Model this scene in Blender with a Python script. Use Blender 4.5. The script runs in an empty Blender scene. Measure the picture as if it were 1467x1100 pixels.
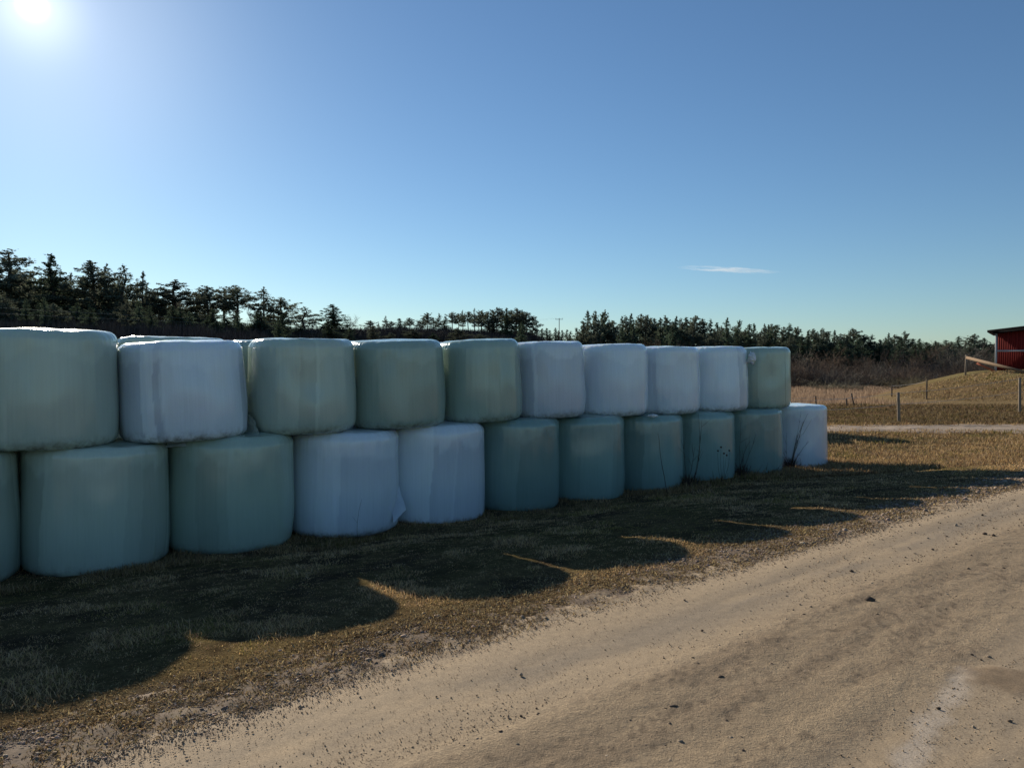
import bpy, math, random
import numpy as np
from mathutils import Vector, Matrix

R = math.radians
SC = bpy.context.scene
COL = SC.collection

# ------------------------------------------------------------------ camera
EYE = 2.0                      # metres above the foot of the bale row
F_PX, CX, HZ = 1090.0, 733.5, 521.0     # focal length, centre column and horizon row of the 1467 px photograph
cam_d = bpy.data.cameras.new('camera')
cam_d.sensor_width = 36.0
cam_d.lens = 36.0 * F_PX / 1467.0
cam_d.clip_start = 0.05
cam_d.clip_end = 30000.0
cam = bpy.data.objects.new('camera', cam_d)
cam.location = (0, 0, EYE)
cam.rotation_euler = (R(90 - 1.52), 0, 0)
COL.objects.link(cam)
SC.camera = cam

# ------------------------------------------------------------------ light
SUN_AZ, SUN_EL = R(-31.9), R(21.5)       # azimuth from +Y towards +X
SUN_DIR = Vector((math.sin(SUN_AZ) * math.cos(SUN_EL), math.cos(SUN_AZ) * math.cos(SUN_EL), math.sin(SUN_EL)))
world = bpy.data.worlds.new('World')
SC.world = world
world.use_nodes = True
wn, wl = world.node_tree.nodes, world.node_tree.links
wn.clear()
w_out = wn.new('ShaderNodeOutputWorld')
w_bg = wn.new('ShaderNodeBackground')
w_sky = wn.new('ShaderNodeTexSky')
w_sky.sky_type = 'NISHITA'
w_sky.sun_disc = False
w_sky.sun_elevation = SUN_EL
w_sky.sun_rotation = SUN_AZ
w_sky.altitude = 100
w_sky.air_density = 1.0
w_sky.dust_density = 0.15
w_sky.ozone_density = 3.0
w_bg.inputs['Strength'].default_value = 0.068
# bright air close round the sun
tc = wn.new('ShaderNodeTexCoord')
dot = wn.new('ShaderNodeVectorMath'); dot.operation = 'DOT_PRODUCT'
nrm = wn.new('ShaderNodeVectorMath'); nrm.operation = 'NORMALIZE'
wl.new(tc.outputs['Generated'], nrm.inputs[0])
wl.new(nrm.outputs[0], dot.inputs[0])
dot.inputs[1].default_value = SUN_DIR
def lobe(width, amp):
    a = wn.new('ShaderNodeMath'); a.operation = 'SUBTRACT'; a.inputs[0].default_value = 1.0
    wl.new(dot.outputs['Value'], a.inputs[1])
    b = wn.new('ShaderNodeMath'); b.operation = 'MULTIPLY'; b.inputs[1].default_value = -1.0 / width
    wl.new(a.outputs[0], b.inputs[0])
    c = wn.new('ShaderNodeMath'); c.operation = 'EXPONENT'
    wl.new(b.outputs[0], c.inputs[0])
    d = wn.new('ShaderNodeMath'); d.operation = 'MULTIPLY'; d.inputs[1].default_value = amp
    wl.new(c.outputs[0], d.inputs[0])
    return d.outputs[0]
s1, s2, s3 = lobe(0.00003, 60.0), lobe(0.0008, 4.5), lobe(0.0100, 2.1)
sm = wn.new('ShaderNodeMath'); sm.operation = 'ADD'
wl.new(s1, sm.inputs[0]); wl.new(s2, sm.inputs[1])
tint = wn.new('ShaderNodeVectorMath'); tint.operation = 'SCALE'
tint.inputs[0].default_value = (1.0, 0.95, 0.88)
sm2 = wn.new('ShaderNodeMath'); sm2.operation = 'ADD'
wl.new(sm.outputs[0], sm2.inputs[0]); wl.new(s3, sm2.inputs[1])
wl.new(sm2.outputs[0], tint.inputs['Scale'])
addv = wn.new('ShaderNodeVectorMath'); addv.operation = 'ADD'
skyt = wn.new('ShaderNodeVectorMath'); skyt.operation = 'MULTIPLY'; skyt.inputs[1].default_value = (0.80, 0.965, 1.07)
wl.new(w_sky.outputs[0], skyt.inputs[0])
wl.new(skyt.outputs[0], addv.inputs[0]); wl.new(tint.outputs[0], addv.inputs[1])
wl.new(addv.outputs[0], w_bg.inputs['Color'])
wl.new(w_bg.outputs[0], w_out.inputs['Surface'])

sun_d = bpy.data.lights.new('sun', 'SUN')
sun_d.energy = 5.0
sun_d.angle = R(0.55)
sun_d.color = (1.0, 0.91, 0.76)
sun = bpy.data.objects.new('sun', sun_d)
sun.rotation_euler = SUN_DIR.to_track_quat('Z', 'Y').to_euler()
sun.location = SUN_DIR * 60
COL.objects.link(sun)

SC.view_settings.view_transform = 'Standard'
SC.view_settings.look = 'None'
SC.view_settings.exposure = 0.42
SC.view_settings.gamma = 1.0
SC.view_settings.use_curve_mapping = False
SC.cycles.max_bounces = 6
SC.cycles.transparent_max_bounces = 8

# ------------------------------------------------------------------ noise
def _hash(i, j, seed):
    n = (i.astype(np.int64) * 374761393 + j.astype(np.int64) * 668265263 + seed * 1442695041) & 0xFFFFFFFF
    n = ((n ^ (n >> 13)) * 1274126177) & 0xFFFFFFFF
    n = (n ^ (n >> 16)) & 0xFFFFFF
    return n / float(0xFFFFFF)
def vnoise(x, y, seed=0):
    x = np.asarray(x, float); y = np.asarray(y, float)
    xi, yi = np.floor(x), np.floor(y)
    fx, fy = x - xi, y - yi
    fx = fx * fx * (3 - 2 * fx); fy = fy * fy * (3 - 2 * fy)
    a, b = _hash(xi, yi, seed), _hash(xi + 1, yi, seed)
    c, d = _hash(xi, yi + 1, seed), _hash(xi + 1, yi + 1, seed)
    return (a * (1 - fx) + b * fx) * (1 - fy) + (c * (1 - fx) + d * fx) * fy
def fbm(x, y, seed=0, octv=4):
    t, a, s = 0.0, 0.5, 0.0
    for k in range(octv):
        t = t + a * vnoise(x * 2 ** k + 17.3 * k, y * 2 ** k - 9.1 * k, seed + k); s += a; a *= 0.5
    return t / s                      # 0..1
def S(t):
    t = np.clip(t, 0, 1)
    return t * t * (3 - 2 * t)

# ------------------------------------------------------------------ lie of the land
ROW_D, ROW_N = np.array([.812, .583]), np.array([.583, -.812])   # along the bale row / out of it, towards the road
ROAD_P, ROAD_D, ROAD_N = np.array([.765, 4.99]), np.array([.774, .633]), np.array([.633, -.774])
def row_u(x, y): return .583 * x - .812 * y + 8.63               # metres in front of the row's face
def road_e(x, y): return .633 * (x - .765) - .774 * (y - 4.99)    # metres in from the road's near edge
def road_s(x, y): return .774 * (x - .765) + .633 * (y - 4.99)

def terrain(x, y, fine=True):
    x = np.asarray(x, float); y = np.asarray(y, float)
    u = row_u(x, y)
    z = .46 * np.clip(S((u + .2) / 5.5) * 1.02, 0, 1)
    z = z - (.035 + .075 * S((11 - (.812 * x + .583 * y)) / 5.0)) * S((1.9 - u) / 1.9) * S((u + 9) / 6) * S((y - 1) / 3) * S((15.2 - (.812 * x + .583 * y)) / 1.5)
    ys = np.where(y > 1, y, 1.0)
    p = np.where(y > 1, CX + F_PX * x / ys, np.where(x < 0, -2000, 4000))
    r = np.hypot(x, y)
    # mound under the barn
    dd = np.hypot(x - 45, (y - 52) * np.where(y < 52, .78, 1.0)) / 18.6
    m = S((22.8 - dd * 18.6) / 12.6)
    z = z * (1 - m) + 1.47 * m
    # wet hollow with reeds
    hollow = S((y - 36) / 9) * S((x - 4) / 8) * (1 - m)
    z = z - 1.4 * hollow
    # wooded hills behind
    pk = [-3000, 300, 430, 640, 760, 830, 1450, 5000]
    r0 = np.interp(p, pk, [48, 48, 55, 82, 90, 112, 115, 115])
    r1 = np.interp(p, pk, [100, 100, 108, 140, 150, 220, 240, 240])
    hh = np.interp(p, pk, [5.8, 5.8, 5.8, 7.4, 7.2, 5.0, 4.5, 4.5])
    back = S((y - 5) / 30)
    z = z + hh * S((r - r0) / (r1 - r0)) * back
    if fine:
        off = S((-.30 - road_e(x, y)) / .2)                        # no hummocks on the road bed
        z = z + S(-(road_e(x, y) + .42) / .6) * (fbm(x * 1.7, y * 1.7, 3) - .5) * .07 + off * (fbm(x * 9, y * 9, 5, 3) - .5) * .026
        far = S((r - 18) / 30)
        z = z + far * (fbm(x * .18, y * .18, 11) - .5) * .35
        bed = S((road_e(x, y) + .46) / .16) * S((9 - road_e(x, y)) / .5)
        z = z - .035 * bed
    return z

def tz(x, y): return float(terrain(np.array([x]), np.array([y]))[0])
def ray(px, py): return np.array([(px - CX) / F_PX, 1.0, -(py - HZ) / F_PX])
def at(px, depth):
    x = (px - CX) / F_PX * depth
    return x, depth
def hit(px, py, lo=2.0, hi=160.0):
    """ground point seen at a pixel of the photograph"""
    d = ray(px, py)
    t = np.concatenate([np.linspace(lo, 40, 2000), np.linspace(40, hi, 2000)])
    t = t[t >= lo]
    gz = terrain(d[0] * t, t)
    below = (EYE + d[2] * t) <= gz
    k = int(np.argmax(below)) if below.any() else len(t) - 1
    return float(d[0] * t[k]), float(t[k]), float(gz[k])

# ------------------------------------------------------------------ mesh helpers
def mesh_np(name, verts, faces_list, cols=None, smooth=False, attrs=None):
    """faces_list: list of (M,k) int arrays"""
    me = bpy.data.meshes.new(name)
    verts = np.asarray(verts, np.float32)
    me.vertices.add(len(verts)); me.vertices.foreach_set('co', verts.ravel())
    tot = np.concatenate([np.full(len(f), f.shape[1], np.int32) for f in faces_list])
    idx = np.concatenate([f.ravel() for f in faces_list]).astype(np.int32)
    st = np.concatenate([[0], np.cumsum(tot)[:-1]]).astype(np.int32)
    me.loops.add(len(idx)); me.loops.foreach_set('vertex_index', idx)
    me.polygons.add(len(tot)); me.polygons.foreach_set('loop_start', st); me.polygons.foreach_set('loop_total', tot)
    if smooth: me.polygons.foreach_set('use_smooth', np.ones(len(tot), bool))
    me.update(calc_edges=True)
    if cols is not None:
        a = me.attributes.new('Col', 'FLOAT_COLOR', 'POINT')
        c4 = np.ones((len(verts), 4), np.float32); c4[:, :3] = cols
        a.data.foreach_set('color', c4.ravel())
    for k, v in (attrs or {}).items():
        a = me.attributes.new(k, 'FLOAT', 'POINT'); a.data.foreach_set('value', np.asarray(v, np.float32))
    return me
def put(name, me, mat=None, parent=None, loc=(0, 0, 0), rot=(0, 0, 0)):
    o = bpy.data.objects.new(name, me)
    COL.objects.link(o)
    if mat is not None and not me.materials: me.materials.append(mat)
    o.location = loc; o.rotation_euler = rot
    if parent is not None: o.parent = parent
    return o
def tag(o, label=None, cat=None, group=None, kind=None):
    if label: o['label'] = label
    if cat: o['category'] = cat
    if group: o['group'] = group
    if kind: o['kind'] = kind
    return o
def empty(name, loc, rz=0.0):
    o = bpy.data.objects.new(name, None); o.empty_display_size = .2
    COL.objects.link(o); o.location = loc; o.rotation_euler = (0, 0, rz)
    return o

class MB:
    """collects boxes and tubes into one mesh"""
    def __init__(s): s.v = []; s.f = {3: [], 4: []}; s.n = 0
    def add(s, v, f):
        v = np.asarray(v, float)
        for q in f: s.f[len(q)].append([i + s.n for i in q])
        s.v.append(v); s.n += len(v)
    def box(s, lo, hi, mat=None):
        x0, y0, z0 = lo; x1, y1, z1 = hi
        v = np.array([[x0, y0, z0], [x1, y0, z0], [x1, y1, z0], [x0, y1, z0], [x0, y0, z1], [x1, y0, z1], [x1, y1, z1], [x0, y1, z1]], float)
        if mat is not None: v = np.array([mat @ Vector(q) for q in v])
        s.add(v, [(0, 3, 2, 1), (4, 5, 6, 7), (0, 1, 5, 4), (1, 2, 6, 5), (2, 3, 7, 6), (3, 0, 4, 7)])
    def tube(s, pts, rad, n=6, cap=True):
        pts = np.asarray(pts, float); m = len(pts)
        rad = np.broadcast_to(np.asarray(rad, float), (m,))
        tg = np.gradient(pts, axis=0); tg /= np.linalg.norm(tg, axis=1)[:, None] + 1e-9
        ref = np.array([0, 0, 1.0]) if abs(tg[:, 2]).mean() < .8 else np.array([1.0, 0, 0])
        a = np.cross(tg, ref); a /= np.linalg.norm(a, axis=1)[:, None] + 1e-9
        b = np.cross(tg, a)
        an = np.linspace(0, 2 * math.pi, n, endpoint=False)
        v = (pts[:, None, :] + rad[:, None, None] * (np.cos(an)[None, :, None] * a[:, None, :] + np.sin(an)[None, :, None] * b[:, None, :])).reshape(-1, 3)
        f = []
        for i in range(m - 1):
            for j in range(n):
                k = (j + 1) % n
                f.append((i * n + j, i * n + k, (i + 1) * n + k, (i + 1) * n + j))
        if cap:
            v = np.vstack([v, pts[:1], pts[-1:]]); c0 = m * n; c1 = c0 + 1
            for j in range(n):
                k = (j + 1) % n
                f.append((c0, k, j)); f.append((c1, (m - 1) * n + j, (m - 1) * n + k))
        s.add(v, f)
    def mesh(s, name, smooth=False, cols=None):
        fl = [np.array(q, np.int32) for q in s.f.values() if q]
        return mesh_np(name, np.vstack(s.v), fl, cols, smooth)

# ------------------------------------------------------------------ materials
def new_mat(name):
    m = bpy.data.materials.new(name); m.use_nodes = True
    nt = m.node_tree; nt.nodes.clear()
    o = nt.nodes.new('ShaderNodeOutputMaterial')
    return m, nt.nodes, nt.links, o
def principled(n, l, o, rough=.8, spec=.3):
    b = n.new('ShaderNodeBsdfPrincipled')
    b.inputs['Roughness'].default_value = rough
    b.inputs['Specular IOR Level'].default_value = spec
    l.new(b.outputs[0], o.inputs['Surface'])
    return b
def mixc(n, l, fac, a, b, mode='MIX'):
    m = n.new('ShaderNodeMix'); m.data_type = 'RGBA'; m.blend_type = mode
    for sock, v in ((m.inputs[0], fac), (m.inputs[6], a), (m.inputs[7], b)):
        if hasattr(v, 'is_linked') or isinstance(v, bpy.types.NodeSocket): l.new(v, sock)
        elif isinstance(v, (int, float)): sock.default_value = v
        else: sock.default_value = (*v, 1)
    return m.outputs[2]
def noise(n, l, scale, detail=4, rough=.6, coord='Object', vec=(1, 1, 1)):
    t = n.new('ShaderNodeTexCoord'); mp = n.new('ShaderNodeMapping'); mp.inputs['Scale'].default_value = vec
    l.new(t.outputs[coord], mp.inputs[0])
    q = n.new('ShaderNodeTexNoise'); q.inputs['Scale'].default_value = scale
    q.inputs['Detail'].default_value = detail; q.inputs['Roughness'].default_value = rough
    l.new(mp.outputs[0], q.inputs['Vector'])
    return q.outputs['Fac']
def ramp(n, l, src, p0, p1, c0=(0, 0, 0), c1=(1, 1, 1)):
    r = n.new('ShaderNodeValToRGB')
    r.color_ramp.elements[0].position = p0; r.color_ramp.elements[0].color = (*c0, 1)
    r.color_ramp.elements[1].position = p1; r.color_ramp.elements[1].color = (*c1, 1)
    l.new(src, r.inputs[0])
    return r.outputs[0]
def bump(n, l, src, b, strength=.5, dist=.02):
    q = n.new('ShaderNodeBump'); q.inputs['Strength'].default_value = strength; q.inputs['Distance'].default_value = dist
    l.new(src, q.inputs['Height']); l.new(q.outputs[0], b.inputs['Normal'])
    return q
def attr(n, name, what='Color'):
    a = n.new('ShaderNodeAttribute'); a.attribute_name = name
    return a.outputs[what]

def mat_plain(name, col, rough=.8, var=.25, scale=8, vec=(1, 1, 1), bmp=0.0, spec=.3, rand=.0):
    m, n, l, o = new_mat(name); b = principled(n, l, o, rough, spec)
    nz = noise(n, l, scale, 5, .65, 'Object', vec)
    c = ramp(n, l, nz, .3, .72, tuple(x * (1 - var) for x in col), tuple(x * (1 + var) for x in col))
    if rand:
        oi = n.new('ShaderNodeObjectInfo')
        mr = n.new('ShaderNodeMapRange'); mr.inputs[3].default_value = 1 - rand; mr.inputs[4].default_value = 1 + rand
        l.new(oi.outputs['Random'], mr.inputs[0])
        cc = n.new('ShaderNodeVectorMath'); cc.operation = 'SCALE'
        l.new(c, cc.inputs[0]); l.new(mr.outputs[0], cc.inputs['Scale']); c = cc.outputs[0]
    l.new(c, b.inputs['Base Color'])
    if bmp: bump(n, l, nz, b, bmp, .02)
    return m
def mat_leaf(name, trans=.35, rough=.7, gain=1.0):
    """blades and needles: colour from the mesh, light passes through"""
    m, n, l, o = new_mat(name)
    c = attr(n, 'Col')
    oi = n.new('ShaderNodeObjectInfo')
    mr = n.new('ShaderNodeMapRange'); mr.inputs[3].default_value = .75 * gain; mr.inputs[4].default_value = 1.25 * gain
    l.new(oi.outputs['Random'], mr.inputs[0])
    sc = n.new('ShaderNodeVectorMath'); sc.operation = 'SCALE'
    l.new(c, sc.inputs[0]); l.new(mr.outputs[0], sc.inputs['Scale'])
    d = n.new('ShaderNodeBsdfDiffuse'); t = n.new('ShaderNodeBsdfTranslucent'); mx = n.new('ShaderNodeMixShader')
    mx.inputs[0].default_value = trans
    l.new(sc.outputs[0], d.inputs[0]); l.new(sc.outputs[0], t.inputs[0])
    l.new(d.outputs[0], mx.inputs[1]); l.new(t.outputs[0], mx.inputs[2]); l.new(mx.outputs[0], o.inputs['Surface'])
    return m

def mat_ground():
    m, n, l, o = new_mat('ground_soil'); b = principled(n, l, o, 1.0, 0.0)
    f1 = noise(n, l, 9, 6, .7); f2 = noise(n, l, 55, 5, .75)
    v = ramp(n, l, f1, .3, .72, (.62, .60, .58), (1.3, 1.3, 1.25))
    v2 = ramp(n, l, f2, .3, .7, (.55, .55, .55), (1.4, 1.4, 1.35))
    c = mixc(n, l, 1.0, attr(n, 'Col'), v, 'MULTIPLY'); c = mixc(n, l, 1.0, c, v2, 'MULTIPLY')
    l.new(c, b.inputs['Base Color'])
    bump(n, l, f2, b, 1.0, .035)
    return m
def mat_road():
    m, n, l, o = new_mat('packed_gravel_road'); b = principled(n, l, o, .9, .15)
    f2 = noise(n, l, 120, 4, .75); f3 = noise(n, l, 22, 5, .7); f4 = noise(n, l, 300, 2, .6)
    c = mixc(n, l, 1.0, attr(n, 'Col'), ramp(n, l, f2, .3, .7, (.68, .67, .66), (1.26, 1.26, 1.24)), 'MULTIPLY')
    c = mixc(n, l, 1.0, c, ramp(n, l, f3, .3, .7, (.86, .86, .86), (1.13, 1.12, 1.1)), 'MULTIPLY')
    c = mixc(n, l, 1.0, c, ramp(n, l, f4, .28, .45, (.6, .58, .56), (1, 1, 1)), 'MULTIPLY')
    l.new(c, b.inputs['Base Color'])
    ad = n.new('ShaderNodeMath'); ad.operation = 'MULTIPLY_ADD'; ad.inputs[1].default_value = .5
    l.new(f2, ad.inputs[0]); l.new(f3, ad.inputs[2])
    q = bump(n, l, ad.outputs[0], b, .5, .02)
    r = n.new('ShaderNodeMapRange'); r.inputs[3].default_value = .18; r.inputs[4].default_value = 1.0
    l.new(attr(n, 'loose', 'Fac'), r.inputs[0]); l.new(r.outputs[0], q.inputs['Strength'])
    return m
def mat_film(name, col, rough=.17):
    """stretch film: overlapping layers make paler and darker bands"""
    m, n, l, o = new_mat(name); b = principled(n, l, o, rough, .5)
    st = noise(n, l, 3.0, 5, .7, 'Object', (15, 15, .28))
    st2 = noise(n, l, 2.2, 4, .6, 'Object', (1, 1, 1))
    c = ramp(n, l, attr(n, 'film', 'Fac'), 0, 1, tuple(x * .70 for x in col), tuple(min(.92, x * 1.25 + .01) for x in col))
    c = mixc(n, l, 1.0, c, ramp(n, l, st, .3, .7, (.955, .955, .955), (1.04, 1.04, 1.04)), 'MULTIPLY')
    c = mixc(n, l, 1.0, c, ramp(n, l, st2, .3, .7, (.98, .98, .98), (1.015, 1.015, 1.015)), 'MULTIPLY')
    # mud splashed on the foot of the bale
    g = noise(n, l, 11, 5, .7)
    gm = n.new('ShaderNodeMath'); gm.operation = 'MULTIPLY'; l.new(attr(n, 'mud', 'Fac'), gm.inputs[0]); l.new(ramp(n, l, g, .4, .65), gm.inputs[1])
    c = mixc(n, l, gm.outputs[0], c, (.12, .10, .075))
    l.new(c, b.inputs['Base Color'])
    b.inputs['Subsurface Weight'].default_value = .45; b.inputs['Subsurface Radius'].default_value = (.11, .12, .07); b.inputs['Subsurface Scale'].default_value = 1.0
    rr = ramp(n, l, st2, .3, .7, (rough * .75,) * 3, (rough * 1.35,) * 3)
    l.new(rr, b.inputs['Roughness'])
    ad = n.new('ShaderNodeMath'); ad.operation = 'MULTIPLY_ADD'; ad.inputs[1].default_value = .6
    l.new(st, ad.inputs[0]); l.new(noise(n, l, 14, 3, .5, 'Object', (1, 1, .5)), ad.inputs[2])
    a2 = n.new('ShaderNodeMath'); a2.operation = 'MULTIPLY_ADD'; a2.inputs[1].default_value = .35
    l.new(noise(n, l, 9, 4, .6, 'Object', (5, 5, .25)), a2.inputs[0]); l.new(ad.outputs[0], a2.inputs[2])
    a3 = n.new('ShaderNodeMath'); a3.operation = 'MULTIPLY_ADD'; a3.inputs[1].default_value = 1.2
    l.new(attr(n, 'film', 'Fac'), a3.inputs[0]); l.new(a2.outputs[0], a3.inputs[2])
    bump(n, l, a3.outputs[0], b, .16, .012)
    b.inputs['Coat Weight'].default_value = .30; b.inputs['Coat Roughness'].default_value = .12
    return m
def mat_boards(name, col, pitch):
    m, n, l, o = new_mat(name); b = principled(n, l, o, .85, .2)
    g = noise(n, l, 4, 6, .7, 'Object', (3, 3, .25))
    c = ramp(n, l, g, .25, .75, tuple(x * .6 for x in col), tuple(x * 1.35 for x in col))
    l.new(c, b.inputs['Base Color']); bump(n, l, g, b, .3, .01)
    return m

M_GROUND, M_ROAD = mat_ground(), mat_road()
M_GRASS = mat_leaf('dry_grass', .4)
M_UNDER = mat_leaf('dark_undergrowth', .05)
M_NEEDLE = mat_leaf('needles', .42)
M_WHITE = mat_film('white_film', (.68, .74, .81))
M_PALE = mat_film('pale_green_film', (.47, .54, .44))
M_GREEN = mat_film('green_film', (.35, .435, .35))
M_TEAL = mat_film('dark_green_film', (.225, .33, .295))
M_BARK = mat_plain('bark', (.10, .075, .06), .9, .4, 6, (1, 1, .3), .4, .1)
M_TWIG_RED = mat_plain('red_brown_twigs', (.105, .070, .048), .9, .3, 2, rand=.5)
M_TWIG_GREY = mat_plain('grey_brown_twigs', (.135, .115, .09), .9, .3, 2, rand=.5)
M_TWIG_DARK = mat_plain('dark_twigs', (.06, .054, .052), .9, .3, 2, rand=.3)
M_TWIG_OLIVE = mat_plain('olive_twigs', (.15, .13, .08), .9, .3, 2, rand=.2)
M_STALK = mat_plain('dead_stalk', (.07, .05, .035), .9, .3, 10)
M_STONE = mat_plain('stone', (.33, .27, .21), .9, .4, 14, (1, 1, 1), .5, .2, .35)
M_CLOD = mat_plain('dark_clod', (.085, .06, .045), .95, .4, 20, (1, 1, 1), .5, .1)
M_POST = mat_plain('weathered_wood', (.24, .19, .14), .9, .35, 7, (3, 3, .3), .4, .1)
M_DARKPOST = mat_plain('old_dark_wood', (.11, .085, .065), .9, .35, 7, (3, 3, .3), .4, .1)
M_PLANK = mat_plain('brown_plank', (.20, .135, .085), .85, .3, 5, (.4, 3, 3), .3, .2)
M_ORANGE = mat_plain('orange_plank', (.38, .10, .045), .7, .2, 5)
M_WIRE = mat_plain('galvanised_wire', (.35, .34, .33), .5, .1, 5)
M_RED = mat_boards('red_boards', (.19, .016, .012), .2)
M_TRIM = mat_plain('white_painted_trim', (.42, .42, .42), .6, .12, 5)
M_ROOF = mat_plain('black_roof', (.012, .012, .013), .95, .3, 3, spec=.05)

rng = np.random.default_rng(7)
random.seed(7)

# ------------------------------------------------------------------ ground sheet
def graded(lo, hi, fine_lo, fine_hi, step, grow):
    a = list(np.arange(fine_lo, fine_hi, step))
    s = step; x = a[-1]
    while x < hi: s *= grow; x += s; a.append(min(x, hi))
    s = step; x = a[0]; b = []
    while x > lo: s *= grow; x -= s; b.append(max(x, lo))
    return np.array(b[::-1] + a)
gx = graded(-1500, 1500, -7, 16, .11, 1.045)
gy = graded(-60, 2500, 1.5, 20, .11, 1.03)
GX, GY = np.meshgrid(gx, gy)
GZ = terrain(GX, GY)
nx, ny = len(gx), len(gy)
def ground_col(x, y):
    """what the ground is made of, place by place"""
    r = np.hypot(x, y); u = row_u(x, y); e = road_e(x, y)
    n1 = fbm(x * .9, y * .9, 21)[..., None]; n2 = fbm(x * 3.1, y * 3.1, 25)[..., None]; n3 = fbm(x * .25, y * .6, 29)[..., None]
    straw = np.array([.20, .145, .072]); soil = np.array([.10, .072, .046]); moss = np.array([.135, .115, .048])
    c = straw * (1 - S((n2 - .42) / .25)) + soil * S((n2 - .42) / .25)
    c = c * (1 - .5 * S((n1 - .5) / .2)) + moss * .5 * S((n1 - .5) / .2)
    # gravelly verge beside the road
    g = S((e + .62 + (n1[..., 0] - .5) * .7) / .45)[..., None]
    c = c * (1 - g) + np.array([.20, .15, .115]) * (.75 + .5 * n2) * g
    n4 = fbm(x * 6, y * 6, 27)[..., None]
    sand = S((e + .10 + (n1[..., 0] - .5) * .10 + (n4[..., 0] - .5) * .22) / .16)[..., None]
    c = c * (1 - sand) + np.array([.43, .32, .205]) * (.8 + .4 * n4) * sand
    # grazed pasture behind the cross track
    pas = S((y - 25.2) / 1.5)[..., None]
    pc = np.array([.155, .098, .056]) * (.7 + .6 * n1)
    gr = S((n3 - .47) / .2)
    pc = pc * (1 - .7 * gr) + np.array([.20, .155, .068]) * .7 * gr
    c = c * (1 - pas) + pc * pas
    dd = np.hypot(x - 45, y - 52) / 18.6
    md = (S((.86 - dd) / .2) * S((y - 36) / 8))[..., None]
    c = c * (1 - md) + np.array([.205, .165, .082]) * (.7 + .6 * n1) * md
    wet = (S((y - 39) / 5) * S((x - 4) / 8))[..., None] * (1 - S((1.0 - dd) / .3))[..., None]
    c = c * (1 - wet) + np.array([.22, .16, .09]) * wet
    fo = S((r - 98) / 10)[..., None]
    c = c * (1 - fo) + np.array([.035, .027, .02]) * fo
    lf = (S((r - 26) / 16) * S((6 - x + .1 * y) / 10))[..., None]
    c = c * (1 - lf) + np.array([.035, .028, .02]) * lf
    return c
gi = (np.arange(ny - 1)[:, None] * nx + np.arange(nx - 1)[None, :]).ravel()
gf = np.stack([gi, gi + 1, gi + 1 + nx, gi + nx], 1)
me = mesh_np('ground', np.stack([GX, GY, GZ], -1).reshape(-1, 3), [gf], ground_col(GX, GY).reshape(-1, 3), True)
tag(put('ground', me, M_GROUND), kind='structure')

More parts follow.
